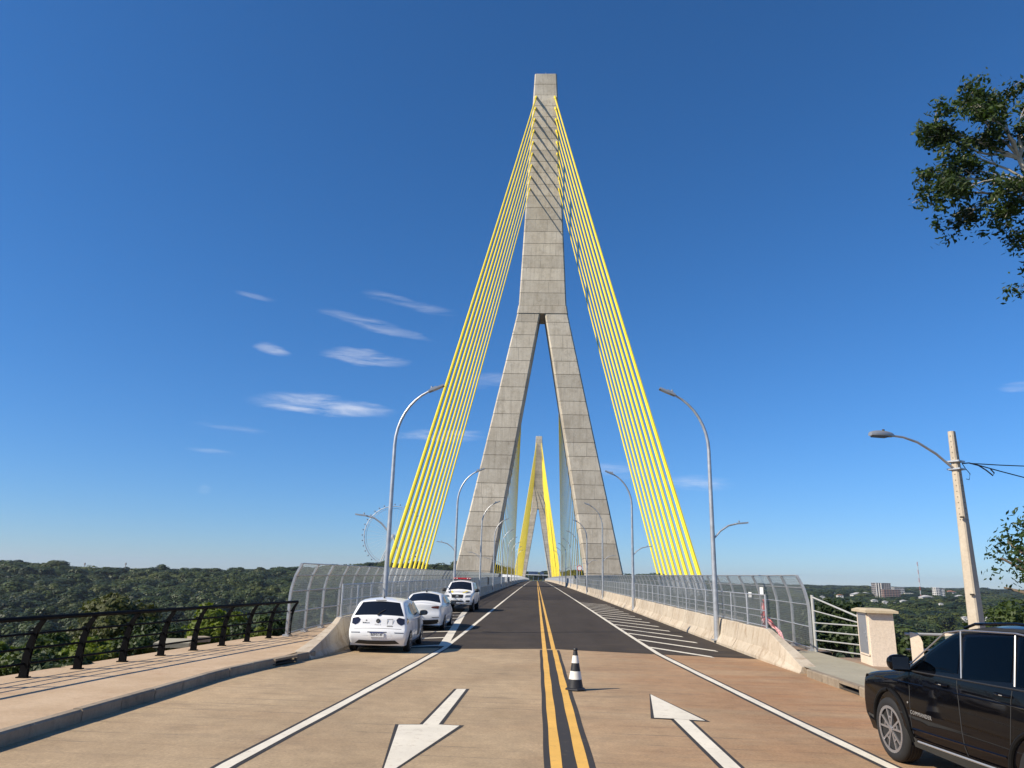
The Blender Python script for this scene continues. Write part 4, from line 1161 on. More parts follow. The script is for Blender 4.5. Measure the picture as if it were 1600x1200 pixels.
# ------------------------------------------------------------------ utility pole, lamp and wires
pb = Vector((9.32, 17.5, .1))
t = thing('utility_pole', 'tapered concrete utility pole with a curved street lamp arm', 'utility pole', pb)
ptop = 5.62
b = MB()
def prg(z, w, d): return [(-w, -d + .03, z), (-w + .03, -d, z), (w - .03, -d, z), (w, -d + .03, z), (w, d - .03, z), (w - .03, d, z), (-w + .03, d, z), (-w, d - .03, z)]
v = prg(0, .175, .135); v2 = prg(ptop, .08, .065)
b.add(v + v2, [tuple(range(8))[::-1], tuple(range(8, 16))] + [(i, (i + 1) % 8, 8 + (i + 1) % 8, 8 + i) for i in range(8)])
po = b.build('pole', M_POLE, t); po.rotation_euler = (0, 0, R(35))
b = MB()
for k in range(16):
    z = ptop - .12 - k * .13; w = .175 + (.08 - .175) * z / ptop; dd = .135 + (.065 - .135) * z / ptop
    rt_ = Matrix.Rotation(R(35), 3, 'Z')
    b.box(rt_ @ Vector((0, -dd, z)), (.018, .012, .018), rt_)
    b.box(rt_ @ Vector((-w, 0, z)), (.012, .018, .018), rt_)
b.build('bolt_holes', M_DARK, t)
for z in (1.9, 3.6): MB().box((-.1, -.16, z), (.08, .05, .035)).build('step_bracket', M_DARK, t)
arm = [Vector((-.08, -.05, 4.72)), Vector((-.5, -.15, 5.05)), Vector((-.95, -.25, 5.30)), Vector((-1.3, -.32, 5.40)), Vector((-1.62, -.4, 5.42))]
MB().tube(arm, [.03, .03, .028, .026, .025], 10).build('lamp_arm', M_GALV, t, smooth=True)
hd = Vector((-1.85, -.45, 5.42))
rl_ = Matrix.Rotation(R(14), 3, 'Z')
b = MB(); prev = None
for i in range(11):
    u = i / 10; x = -.30 + .58 * u; rr_ = .115 * math.sqrt(max(.0, 1 - (2 * u * .86 - .86) ** 2)) + .012
    ring = [rl_ @ Vector((x, rr_ * math.cos(a) * .95, max(-.035, rr_ * math.sin(a) * .8) )) + hd for a in np.linspace(0, 2 * PI, 14, endpoint=False)]
    o = len(b.v); b.v += [tuple(q) for q in ring]
    if prev is not None:
        for k in range(14): b.f.append((prev + k, prev + (k + 1) % 14, o + (k + 1) % 14, o + k)); b.mi.append(0)
    else: b.f.append(tuple(range(14))); b.mi.append(0)
    prev = o
b.f.append(tuple(range(prev, prev + 14))); b.mi.append(0)
h_ = b.build('lamp_head', M_LAMPH, t, smooth=True)
MB().box(hd + rl_ @ Vector((-.06, 0, -.045)), (.36, .15, .03), rl_).build('lens', mat('dark_lens', (.10, .10, .10), .2), h_)
MB().lathe([(.03, .08), (.03, .13)], 8, 2, hd + Vector((.05, 0, 0))).build('photocell', M_DARK, h_)
b = MB()
for z in (4.72, 4.9): b.box((0, 0, z), (.29, .29, .035), Matrix.Rotation(R(35), 3, 'Z'))
b.build('clamp', M_GALV, t)
M_WIRE = mat('black_wire', (.01, .01, .01), .6)
MB().tube([(.15, .0, 4.86), (.32, .02, 4.88), (.55, .05, 4.83), (.72, .06, 4.72), (.86, .07, 4.60), (.90, .07, 4.66), (.82, .06, 4.75)], .016, 6).tube([(.15, 0, 4.86), (.22, .02, 4.75), (.30, .0, 4.62), (.26, 0, 4.48), (.2, 0, 4.5)], .009, 5).build('wire_loop', M_WIRE, t, smooth=True)
w0 = pb + Vector((.4, .03, 4.87))
for k, (e, lab) in enumerate(((Vector((22, 24, 6.6)), 'upper black wire running right from the utility pole'), (Vector((22, 24, 4.6)), 'lower black wire running right from the utility pole'))):
    o = MB().tube([w0.lerp(e, u) - Vector((0, 0, 1.0 * u * (1 - u))) for u in np.linspace(0, 1, 14)], .013, 6).build('overhead_wire', M_WIRE, smooth=True)
    tag(o, lab, 'wire', 'overhead wires')

# ------------------------------------------------------------------ cones, tape and notices
def cone(loc, label, sc=1.0):
    t = thing('traffic_cone', label, 'traffic cone', loc, random.random())
    K = mat('cone_black', (.016, .016, .018), .55, 0, .3, 8); W = mat('cone_white', (.72, .69, .62), .6, 0, .1, 9)
    def rad(z): return .165 + (.035 - .165) * (z / .75) ** .9
    lv = [(0.03, .20, K), (.20, .35, W), (.35, .50, K), (.50, .64, W), (.64, .73, K)]
    for z0, z1, m in lv:
        zz = np.linspace(z0, z1, 4)
        MB().lathe([(rad(z) + (.002 if m is W else 0), z) for z in zz], 24).build('band', m, t, smooth=True)
    MB().lathe([(rad(.73), .73), (.043, .735), (.05, .75), (.04, .775), (.0, .775)], 20).build('tip', K, t, smooth=True)
    MB().lathe([(.20, 0), (.205, .012), (.195, .03), (.165, .045)], 8).build('base', K, t)
    t.scale = (sc, sc, sc)
    return t
cone((.33, 15.62, 0.008), 'black and white traffic cone beside the yellow center line')
cone((7.45, 27.0, .15), 'small distant black and white cone on the right walkway', .8)
t = thing('tape_barrier', 'bundle of red and white warning tape at the right barrier end', 'warning tape', (6.62, 24.2, .16))
M_TR = mat('tape_red', (.55, .09, .10), .5, 0, .2, 9); M_TW = mat('tape_pink', (.72, .40, .40), .5, 0, .2, 9)
MB().tube([(0, 0, 0), (.02, 0, 1.5)], .035, 8).build('post', M_TR, t)
for k in range(9):
    rg = random.Random(k); b = MB(); prev = None
    pts_ = [Vector((rg.uniform(-.09, .09), rg.uniform(-.1, .1), z)) for z in np.linspace(rg.uniform(.3, .9), rg.uniform(.9, 1.5), 5)]
    if k < 4: pts_ = [Vector((.1 * q + .1 * rg.random(), -.12 * q, .95 - .17 * q + rg.uniform(-.08, .08))) for q in range(5)]
    for p in pts_:
        o = len(b.v); w = Vector((rg.uniform(-.03, .03), rg.uniform(-.03, .03), .04)); b.v += [tuple(p - w), tuple(p + w)]
        if prev is not None: b.f.append((prev, prev + 1, o + 1, o)); b.mi.append(0)
        prev = o
    b.build('tape', M_TW if k % 3 == 0 else M_TR, t, fixn=False)
M_PAPER = mat('notice_white', (.78, .78, .74), .6)
for i, (px_, py_, w, h, lab) in enumerate(((1172, 929, .16, .16, 'left one of two white notices on the right mesh fence'), (1190, 923, .16, .22, 'right one of two white notices on the right mesh fence'))):
    d = pix_dir(px_, py_); p = Vector(cam.location) + d * ((8.18 + .47) / d.x)
    o = MB().box((0, 0, 0), (.02, w * 2.6, h * 1.2)).build('notice', M_PAPER, None, p)
    tag(o, lab, 'notice', 'notices on the fence')
# round traffic sign on the right barrier
t = thing('traffic_sign', 'round white and red traffic sign on the right barrier near the tower', 'traffic sign', (6.2, 118, deck(118) + .85))
MB().tube([(0, 0, 0), (0, 0, 2.6)], .04, 8).build('post', M_GALV, t)
MB().lathe([(.42, -.01), (.42, .01)], 20, 1, (0, -.05, 2.6)).build('rim', mat('sign_red', (.5, .03, .03), .5), t)
MB().lathe([(.32, -.012), (.32, .012)], 20, 1, (0, -.062, 2.6)).build('face', M_PAPER, t)
for x, y, nm in ((6.37, 104, 'right'), (-6.37, 92, 'left')):
    t = thing('junction_box', 'dark grey junction box on the %s barrier fence' % nm, 'box', (x, y, deck(y) + .87))
    MB().box((0, 0, .55), (.3, .6, .9)).build('housing', mat('box_dark', (.04, .045, .05), .5), t)
    MB().box((-.16 if x > 0 else .16, 0, .55), (.02, .5, .75)).build('lid', MATS['box_dark'], t)
# ------------------------------------------------------------------ vehicles
M_WPAINT = mat('white_car_paint', (.80, .80, .785), .3, 0, .03, 1.2, coat=.5)
M_BPAINT = mat('black_car_paint', (.003, .003, .004), .35, 0, 0, 1, coat=.55, spec=.0)
M_CGLASS = mat('car_glass', (.008, .009, .011), .06, 0, 0, 1, spec=.7)
M_CGLASS2 = mat('car_side_glass', (.015, .022, .035), .05, 0, 0, 1, spec=.8)
M_RUB = mat('tyre_rubber', (.012, .0115, .011), .8, 0, .2, 12)
M_PLAST = mat('black_plastic', (.018, .018, .019), .55, 0, .1, 10)
M_CHROME = mat('chrome', (.52, .51, .49), .32, .6)
M_RIM = mat('alloy_rim', (.40, .40, .42), .25, .75)
M_TAIL = mat('tail_lamp', (.10, .008, .010), .12, 0, 0, 1, coat=.8)
M_TAILD = mat('smoked_lamp', (.018, .010, .010), .12, 0, 0, 1, coat=.8)
M_HEAD = mat('head_lamp', (.20, .21, .22), .12, .3, .6, 14, coat=.8)
M_SEAM = mat('panel_gap', (.02, .02, .02), .8)
M_SEAMW = mat('panel_gap_grey', (.22, .22, .22), .8)
M_UNDER = mat('underbody', (.012, .012, .012), .9)
M_PLATE = mat('plate_white', (.72, .72, .70), .5)
M_PLBLUE = mat('plate_blue', (.02, .04, .16), .5)
M_INK = mat('black_ink', (.015, .015, .015), .6)
M_REDL = mat('beacon_red', (.40, .012, .02), .2, 0, 0, 1, coat=.6)

def chaikin(P, n):
    for _ in range(n):
        Q = [P[0]]
        for a, c in zip(P, P[1:]):
            Q += [(a[0] * .75 + c[0] * .25, a[1] * .75 + c[1] * .25), (a[0] * .25 + c[0] * .75, a[1] * .25 + c[1] * .75)]
        Q.append(P[-1]); P = Q
    return P
class Car:
    """body shell from a side outline (front-bottom, over the roof, to rear-bottom) and a half-width function"""
    def __init__(s, outline, W, zb, belt, roof, wr, taper=(.10, .10), r=.09, bow=.06, npts=110, bulge=1.0):
        o = chaikin(outline, 2)
        P = np.array(o); d = np.r_[0, np.cumsum(np.hypot(*np.diff(P, axis=0).T))]
        u = np.linspace(0, d[-1], npts)
        s.y = np.interp(u, d, P[:, 0]); s.z = np.interp(u, d, P[:, 1]); s.n = npts
        ty, tz = np.gradient(s.y), np.gradient(s.z); l = np.hypot(ty, tz)
        s.ny, s.nz = -tz / l, ty / l                 # outward normal (outline runs front -> rear)
        if s.nz[npts // 2] < 0: s.ny, s.nz = -s.ny, -s.nz
        s.W, s.zb, s.belt, s.roof, s.wr, s.r, s.bow, s.taper = W, zb, belt, roof, wr, r, bow, taper
        s.yf, s.yr = s.y.max(), s.y.min()
        s.zc = [zb, zb + .12, .45, .62, belt, roof]; s.wc = [.93, .965, .995, 1.0, .965, wr]
    def half(s, y, z):
        yc = (s.yf + s.yr) / 2; t = (y - yc) / ((s.yf - s.yr) / 2)
        k = s.taper[0] if t > 0 else s.taper[1]
        plan = 1 - k * abs(t) ** 3.2
        return s.W * plan * float(np.interp(z, s.zc, s.wc))
    def bpt(s, u, x01, off=0.0):
        """point on the blanket: u index (float), x01 in [-1, 1] over the flat part"""
        i = np.arange(s.n); y = np.interp(u, i, s.y); z = np.interp(u, i, s.z); ny = np.interp(u, i, s.ny); nz = np.interp(u, i, s.nz)
        q = s.bow * x01 * x01 - off
        ye, ze = y - ny * q, z - nz * q
        return Vector((x01 * (s.half(ye, ze) - s.r), ye, ze))
    def shell(s, name, mats, parent, wheels, ra, arch_depth=.32, cabin=None, openings=()):
        b = MB(); cols = []
        flat = list(np.linspace(0, 1, 9)); th = [R(a) for a in (22, 45, 67, 90)]
        rows = 11
        for u in range(s.n):
            ring = []
            for f in flat: ring.append(s.bpt(u, f))
            y, z, ny, nz = s.y[u], s.z[u], s.ny[u], s.nz[u]
            for a in th:
                q = s.bow + s.r * (1 - math.cos(a)); ye, ze = y - ny * q, z - nz * q
                ring.append(Vector((s.half(ye, ze) - s.r + s.r * math.sin(a), ye, ze)))
            e = ring[-1]
            yb = s.yf + (s.yr - s.yf) * (.03 + .94 * u / (s.n - 1)); zbt = s.zb
            ybb = .75 * e.y + .25 * yb if s.z[u] > s.belt else e.y * .9 + yb * .1
            ybb = min(ybb, s.yf - .06) if u == 0 else min(last - .0015, max(ybb, s.yr + .10))
            last = ybb
            for k in range(1, rows + 1):
                f = k / rows; yy = e.y + (ybb - e.y) * f; zz = e.z + (zbt - e.z) * f
                if e.z < zbt: zz = e.z
                ring.append(Vector((s.half(yy, zz), yy, zz)))
            l = ring[-1]; ring.append(Vector((0, l.y, l.z)))
            cols.append(ring)
        m = len(cols[0])
        full = [[Vector((-p.x, p.y, p.z)) for p in ring[::-1][1:-1]] + ring[:] for ring in cols]
        # order: left side bottom-centre ... top centre ... right
        K = len(full[0])
        for ring in full: b.v += [tuple(p) for p in ring]
        for u in range(s.n - 1):
            for k in range(K): b.f.append((u * K + k, u * K + (k + 1) % K, (u + 1) * K + (k + 1) % K, (u + 1) * K + k)); b.mi.append(0)
        b.f.append(tuple(range(K))); b.f.append(tuple((s.n - 1) * K + k for k in range(K))); b.mi += [0, 0]
        me = b.mesh(name, mats)
        bm = bmesh.new(); bm.from_mesh(me); bmesh.ops.remove_doubles(bm, verts=bm.verts, dist=.0008); bmesh.ops.recalc_face_normals(bm, faces=bm.faces); bm.to_mesh(me); bm.free()
        o = link(name, me, parent)
        cuts = []
        for (wy, wz) in wheels:
            for sd in (-1, 1):
                w = s.half(wy, .55)
                c = MB().lathe([(ra, sd * (w - arch_depth)), (ra, sd * (w + .3))], 40, 0, (0, wy, wz)).mesh('cut', M_UNDER)
                co = link('cut', c); cuts.append(co)
                md = o.modifiers.new('c', 'BOOLEAN'); md.object = co; md.operation = 'DIFFERENCE'; md.solver = 'EXACT'
        if cabin is not None:                  # hollow passenger space, then the window openings
            cs = []
            (y0, y1, z0, z1), ins = cabin, .07
            b = MB(); rings = []
            for y in np.linspace(y0, y1, 9):
                for z in (z0, z1): rings.append((s.half(y, z) - ins, y, z))
            n_ = 9; vs_ = []
            for i in range(n_):
                (xa, y, za), (xb, _, zc) = rings[2 * i], rings[2 * i + 1]
                if i == 0: zc = z0 + .12
                if i == 1: zc = z0 + (z1 - z0) * .62
                vs_ += [(-xa, y, za), (xa, y, za), (xb, y, zc), (-xb, y, zc)]
            b.v = vs_
            for i in range(n_ - 1):
                for k in range(4): b.f.append((4 * i + k, 4 * i + (k + 1) % 4, 4 * i + 4 + (k + 1) % 4, 4 * i + 4 + k)); b.mi.append(0)
            b.f += [(0, 1, 2, 3), tuple(4 * (n_ - 1) + k for k in range(4))]; b.mi += [0, 0]
            cs.append(b)
            for poly in openings:
                cy = sum(p[0] for p in poly) / len(poly); cz = sum(p[1] for p in poly) / len(poly)
                sh_ = [(cy + (p[0] - cy) * .965, cz + (p[1] - cz) * .94) for p in poly]
                for sd in (-1, 1): cs.append(MB().prism(sh_, 0, sd * .55, sd * 1.3))
            for b in cs:
                co = link('cut', b.mesh('cut', M_UNDER)); cuts.append(co)
                md = o.modifiers.new('c', 'BOOLEAN'); md.object = co; md.operation = 'DIFFERENCE'; md.solver = 'EXACT'
        dg = bpy.context.evaluated_depsgraph_get()
        me2 = bpy.data.meshes.new_from_object(o.evaluated_get(dg)); o.modifiers.clear(); o.data = me2
        for c in cuts: bpy.data.objects.remove(c)
        me2.materials.clear()
        for m_ in mats: me2.materials.append(m_)
        bm = bmesh.new(); bm.from_mesh(me2)
        for f in bm.faces:
            f.smooth = True; f.material_index = 0
            c = f.calc_center_median()
            for wy, wz in wheels:
                dd = math.hypot(c.y - wy, c.z - wz)
                if dd < ra + .003 and abs(c.x) < s.half(c.y, c.z) - .012: f.material_index = 1
            if f.normal.z < -.9 and c.z < s.zb + .05: f.material_index = 1
            if cabin is not None and cabin[1] - .02 < c.y < cabin[0] + .02 and cabin[2] - .02 < c.z < cabin[3] + .02 and abs(c.x) < s.half(c.y, c.z) - .03: f.material_index = 1
        for e in bm.edges:
            if len(e.link_faces) == 2 and e.calc_face_angle(0) > R(38): e.smooth = False
        bm.to_mesh(me2); bm.free()
        return o
    def glass(s, name, u0, u1, x0, x1, m, parent, off=.006, shrink=0.0, rows=8, cols=12):
        b = MB()
        for i in range(rows + 1):
            f = i / rows; u = u0 + (u1 - u0) * f; k = 1 - shrink * f
            for j in range(cols + 1): b.v.append(tuple(s.bpt(u, (x0 + (x1 - x0) * j / cols) * k, off)))
        for i in range(rows):
            for j in range(cols): a = i * (cols + 1) + j; b.f.append((a, a + 1, a + cols + 2, a + cols + 1)); b.mi.append(0)
        return b.build(name, m, parent, smooth=True)
    def u_of(s, end, z):
        i = np.arange(s.n); half = s.n // 2
        if end == 'rear':
            k = i > half; return float(np.interp(-z, -s.z[k], i[k]))
        k = i < half; return float(np.interp(z, s.z[k], i[k]))
    @staticmethod
    def spans(poly, rows):
        zs = [p[1] for p in poly]; z0, z1 = min(zs), max(zs); out = []
        n = len(poly)
        for i in range(rows + 1):
            z = z0 + (z1 - z0) * i / rows; z_ = min(max(z, z0 + 1e-4), z1 - 1e-4); xs = []
            for a, c in zip(poly, poly[1:] + poly[:1]):
                if (a[1] - z_) * (c[1] - z_) <= 0 and a[1] != c[1]: xs.append(a[0] + (c[0] - a[0]) * (z_ - a[1]) / (c[1] - a[1]))
            out.append((z, min(xs), max(xs)))
        return out
    def patch(s, name, poly, m, parent, where='rear', off=.006, rows=6, cols=8, side=1):
        """convex polygon laid on the body: (x, z) on an end, (y, z) on a side"""
        b = MB()
        for z, a, c in s.spans(poly, rows):
            for j in range(cols + 1):
                q = a + (c - a) * j / cols
                if where == 'side': b.v.append((side * (s.half(q, z) + off), q, z))
                else:
                    u = s.u_of(where, z); w = s.half(float(np.interp(u, np.arange(s.n), s.y)), z) - s.r
                    x01 = q / w
                    p = s.bpt(u, max(-1.12, min(1.12, x01)), off)
                    if abs(x01) > 1.0:
                        p = s.bpt(u, math.copysign(1.0, x01), off); ex = abs(x01) * w - w; p.x = math.copysign(w + ex, x01)
                        dy = s.r - math.sqrt(max(0, s.r ** 2 - min(ex, s.r * .98) ** 2)); p.y += dy if where == 'rear' else -dy
                    b.v.append(tuple(p))
        for i in range(rows):
            for j in range(cols): a = i * (cols + 1) + j; b.f.append((a, a + 1, a + cols + 2, a + cols + 1)); b.mi.append(0)
        return b.build(name, m, parent, smooth=True)
    def line(s, name, pts, r_, m, parent, side=1, off=.0):
        return MB().tube([(side * (s.half(y, z) + off), y, z) for y, z in dens(pts, .08)], r_, 5).build(name, m, parent, smooth=True)

def tinted_glass(name, tint):
    m, nt, b = new_mat(name)
    tr = N(nt, 'ShaderNodeBsdfTransparent', ins={'Color': (*tint, 1)})
    gl = N(nt, 'ShaderNodeBsdfGlossy', ins={'Color': (.6, .62, .65, 1), 'Roughness': .02})
    fr = N(nt, 'ShaderNodeFresnel', ins={'IOR': 1.3})
    mx = N(nt, 'ShaderNodeMixShader', ins={0: fr.outputs[0], 1: tr.outputs[0], 2: gl.outputs[0]})
    nt.links.new(mx.outputs[0], nt.nodes['Material Output'].inputs['Surface'])
    return m
def wheel_parts(parent, loc, rad, width, rim_r, side, style, steer=0.0):
    t = link('wheel', None, parent, loc); t.rotation_euler = (0, 0, steer + (0 if side > 0 else PI))
    w = width / 2; s_ = rim_r
    prof = [(s_ - .01, -w * .8), (s_ + .02, -w), (rad - .05, -w), (rad - .012, -w * .84), (rad, -w * .6)]
    for k in range(4):
        x = -w * .6 + k * w * .3
        prof += [(rad, x + w * .08), (rad - .008, x + w * .10), (rad - .008, x + w * .2), (rad, x + w * .22)]
    prof += [(rad, w * .6), (rad - .012, w * .84), (rad - .05, w), (s_ + .02, w), (s_ - .01, w * .8)]
    MB().lathe(prof, 40, 0).build('tyre', M_RUB, t, smooth=True, sharp=50)
    MB().lathe([(s_ - .004, -w * .6), (s_ - .004, w * .80), (s_ - .03, w * .80), (s_ - .04, w * .3), (s_ * .3, w * .25)], 32, 0).build('rim_barrel', M_UNDER, t, smooth=True)
    b = MB()
    for a0 in np.linspace(0, 2 * PI, 36, endpoint=False):
        a1 = a0 + 2 * PI / 36; q = []
        for aa in (a0, a1):
            for rr_, xx in ((s_ - .022, w * .90), (s_ + .012, w * .90), (s_ + .012, w * .985), (s_ - .022, w * .985)): q.append((xx, rr_ * math.cos(aa), rr_ * math.sin(aa)))
        b.add(q, [(0, 1, 5, 4), (1, 2, 6, 5), (2, 3, 7, 6), (3, 0, 4, 7)])
    n = 5
    for k in range(n):
        a = 2 * PI * k / n + .3
        for da in ((-.17, .17) if style == 'split' else (0,)):
            p0 = Vector((w * .92, math.cos(a + da * .4) * s_ * .12, math.sin(a + da * .4) * s_ * .12)); p1 = Vector((w * .94, math.cos(a + da * 1.6) * s_ * .985, math.sin(a + da * 1.6) * s_ * .985))
            wv = Vector((0, -math.sin(a), math.cos(a))) * s_ * (.055 if style == 'split' else .13); wv2 = wv * (.8 if style == 'split' else .8); dpt = Vector((w * .25, 0, 0))
            b.hexa([p0 - wv - dpt, p0 + wv - dpt, p0 + wv, p0 - wv, p1 - wv2 - dpt, p1 + wv2 - dpt, p1 + wv2, p1 - wv2])
        if style == 'split':
            dpt = Vector((w * .2, 0, 0)); wv = Vector((0, math.cos(a), math.sin(a))) * s_ * .04; q0 = Vector((w * .92, math.cos(a - .2) * s_ * .55, math.sin(a - .2) * s_ * .55)); q1 = Vector((w * .92, math.cos(a + .2) * s_ * .55, math.sin(a + .2) * s_ * .55)); b.hexa([q0 - wv - dpt, q0 + wv - dpt, q0 + wv, q0 - wv, q1 - wv - dpt, q1 + wv - dpt, q1 + wv, q1 - wv])
    rim = b.build('rim', M_RIM, t, smooth=True, sharp=30)
    MB().lathe([(s_ * .16, w * .7), (s_ * .16, w * .97), (s_ * .10, w * 1.0)], 16, 0).build('hub_cap', M_PLAST if style != 'split' else M_RIM, rim, smooth=True)
    MB().lathe([(s_ * .93, w * .18), (s_ * .93, w * .22)], 30, 0).build('brake_disc', M_UNDER, rim)
    return t
def mirror(parent, x, y, z, m, side, sz=(.12, .1, .08)):
    b = MB(); prev = None
    for i in range(9):
        a = -PI / 2 + PI * i / 8; k = math.cos(a) ** .5 if math.cos(a) > 0 else 0
        ring = [(x + side * (sz[0] * math.sin(a) + sz[0]), y + sz[1] * k * math.cos(q) * (1 if math.cos(q) > 0 else .35), z + sz[2] * max(k, .05) * math.sin(q)) for q in np.linspace(0, 2 * PI, 14, endpoint=False)]
        o = len(b.v); b.v += ring
        if prev is not None:
            for j in range(14): b.f.append((prev + j, prev + (j + 1) % 14, o + (j + 1) % 14, o + j)); b.mi.append(0)
        prev = o
    b.box((x + side * .02, y, z - sz[2] * .8), (.14, .05, .04))
    o = b.build('wing_mirror', m, parent, smooth=True)
    MB().box((x + side * sz[0], y - sz[1] * .36, z), (sz[0] * 1.5, .008, sz[2] * 1.4)).build('mirror_glass', M_CGLASS2, o)
    return o
def lettering(body, size, m, parent, loc, rot, spacing=1.0, align='CENTER'):
    o = link('lettering', text_mesh(body, size, m, .0015, spacing, align), parent, loc); o.rotation_euler = rot; return o
REAR = (PI / 2, 0, 0)      # readable from -y

# ---- white hatchback, seen from behind
def hatchback():
    t = thing('parked_car', 'white hatchback with black rear window, nearest of the parked cars', 'car', (-4.95, 23.5, 0), R(1.5), 'white cars parked on the left')
    out = [(2.02, .20), (2.08, .34), (2.07, .55), (2.0, .70), (1.85, .80), (1.2, .95), (1.02, .99), (.30, 1.40), (-.1, 1.465), (-.9, 1.475), (-1.45, 1.43), (-1.60, 1.385), (-1.86, 1.02), (-1.90, .96), (-1.93, .72), (-1.96, .66), (-2.0, .58), (-2.0, .40), (-1.95, .30), (-1.90, .22)]
    c = Car(out, .872, .20, .93, 1.475, .71, (.10, .09), .075, .055)
    wy = (1.30, -1.26)
    c.shell('body', [M_WPAINT, M_UNDER], t, [(wy[0], .31), (wy[1], .31)], .37)
    zr = lambda z: c.u_of('rear', z)
    c.glass('rear_window', zr(1.375), zr(1.02), -.93, .93, M_CGLASS, t, .008, -.10)
    MB().box((0, -1.60, 1.405), (.30, .03, .022)).build('brake_light', M_TAILD, t)
    for sd in (-1, 1):
        c.patch('side_window', [(.72, .97), (-.42, .96), (-.42, 1.32), (.22, 1.35)], M_CGLASS2, t, 'side', .006, 5, 8, sd)
        c.patch('side_window', [(-.52, .96), (-1.18, .98), (-1.30, 1.12), (-1.12, 1.31), (-.52, 1.33)], M_CGLASS2, t, 'side', .006, 5, 8, sd)
        c.patch('tail_light', [(sd * .50, .90), (sd * .57, .965), (sd * .735, .955), (sd * .745, .76), (sd * .64, .755), (sd * .54, .80)] if sd > 0 else [(-.745, .76), (-.735, .955), (-.57, .965), (-.50, .90), (-.54, .80), (-.64, .755)], M_TAILD, t, 'rear', .008)
        c.patch('tail_light', [(-1.80, .77), (-1.60, .80), (-1.57, .92), (-1.78, .945)], M_TAILD, t, 'side', .006, 4, 5, sd)
        c.patch('reflector', [(sd * .48, .545), (sd * .48, .565), (sd * .74, .565), (sd * .74, .545)], M_TAIL if False else M_TAILD, t, 'rear', .006, 2, 5)
        c.patch('sill_trim', [(.86, .205), (-.82, .205), (-.82, .27), (.86, .27)], M_PLAST, t, 'side', .012, 2, 8, sd)
        c.line('door_gap', [(.80, .30), (.80, .95)], .005, M_SEAMW, t, sd); c.line('door_gap', [(-.47, .27), (-.47, .96)], .005, M_SEAMW, t, sd); c.line('door_gap', [(-1.02, .55), (-1.2, .95)], .005, M_SEAMW, t, sd)
        c.line('crease', [(1.4, .80), (-1.5, .86)], .006, M_WPAINT, t, sd)
        for y in (-.30, -.95): MB().box((sd * (c.half(y, .86) + .015), y, .86), (.03, .17, .028)).build('door_handle', M_WPAINT, t)
        mirror(t, sd * .84, .66, 1.0, M_PLAST, sd)
        for y in wy: wheel_parts(t, (sd * .765, y, .31), .31, .20, .205, sd, 'plain')
    # rear face details
    c.patch('lower_valance', [(-.62, .235), (-.50, .34), (.50, .34), (.62, .235)], M_PLAST, t, 'rear', .006, 4, 10)
    c.patch('plate_recess', [(-.42, .47), (-.34, .565), (.34, .565), (.42, .47)], M_WPAINT, t, 'rear', .004, 3, 6)
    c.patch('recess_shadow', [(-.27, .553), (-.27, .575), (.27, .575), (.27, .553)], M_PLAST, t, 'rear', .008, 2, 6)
    yb = c.bpt(zr(.5), 0).y
    pl = MB().box((0, yb - .018, .50), (.40, .012, .13)).build('number_plate', M_PLATE, t)
    MB().box((0, yb - .027, .552), (.40, .006, .026)).build('plate_band', M_PLBLUE, pl)
    lettering('BEP5C4F', .088, M_INK, pl, (0, yb - .026, .493), REAR)
    yt = c.bpt(zr(.86), 0).y
    tilt = R(0)
    em = MB().lathe([(.058, -.012), (.058, .0)], 24, 1, (0, yt - .004, .86)).build('emblem', M_INK, t)
    MB().lathe([(.050, -.002), (.050, .0)], 24, 1, (0, yt - .018, .86)).build('emblem_face', M_PLAST, em)
    lettering('V', .05, M_CHROME, em, (0, yt - .022, .875), REAR); lettering('W', .05, M_CHROME, em, (0, yt - .022, .842), REAR)
    lettering('P O L O', .05, M_CHROME, t, (0, yt - .018, .755), REAR)
    ys_ = lambda x, z: c.bpt(zr(z), x / (c.half(yt, z) - c.r)).y - .004
    o_ = lettering('Belltours', .056, M_INK, t, (-.335, ys_(-.335, .805), .805), (PI / 2, 0, math.atan2(ys_(-.27, .805) - ys_(-.40, .805), .13)))
    MB().lathe([(.022, -.004), (.022, 0)], 16, 1, (-.335, ys_(-.335, .868), .868)).build('sticker_logo', mat('sticker_grey', (.30, .30, .28), .6), t)
    b = MB()                                  # outlined square sticker, right of the emblem
    for x, z, w, h in ((.335, .905, .16, .012), (.335, .725, .16, .03), (.259, .815, .012, .19), (.411, .815, .012, .19)): b.box((x, ys_(x, z) - .001, z), (w, .006 if w < .1 else .003, h), Matrix.Rotation(math.atan2(ys_(.40, z) - ys_(.27, z), .13), 3, 'Z'))
    b.build('sticker', MATS['sticker_grey'], t)
    c.line('tailgate_gap', [(-1.55, 1.2), (-1.8, .95)], .004, M_SEAMW, t, 1)
    c.patch('tailgate_gap', [(-.66, .658), (-.66, .668), (.66, .668), (.66, .658)], M_SEAMW, t, 'rear', .004, 1, 8)
    MB().tube([(-.02, c.bpt(zr(1.05), 0).y - .03, 1.05), (.16, c.bpt(zr(1.16), 0).y - .03, 1.16)], .010, 6).box((0, c.bpt(zr(1.03), 0).y - .02, 1.03), (.07, .05, .05)).build('rear_wiper', M_PLAST, t)
    b = MB().tube([(.0, -1.15, 1.47), (0, -1.30, 1.68)], .006, 5).lathe([(.03, 1.46), (.02, 1.50)], 8, 2, (0, -1.15, 0)); b.build('antenna', M_PLAST, t)
    # dark vinyl panel on the front door
    c.patch('door_decal', [(.62, .36), (.05, .36), (.05, .86), (.62, .86)], mat('decal_dark', (.05, .05, .055), .5), t, 'side', .004, 4, 4, 1)
    return t
hatchback()

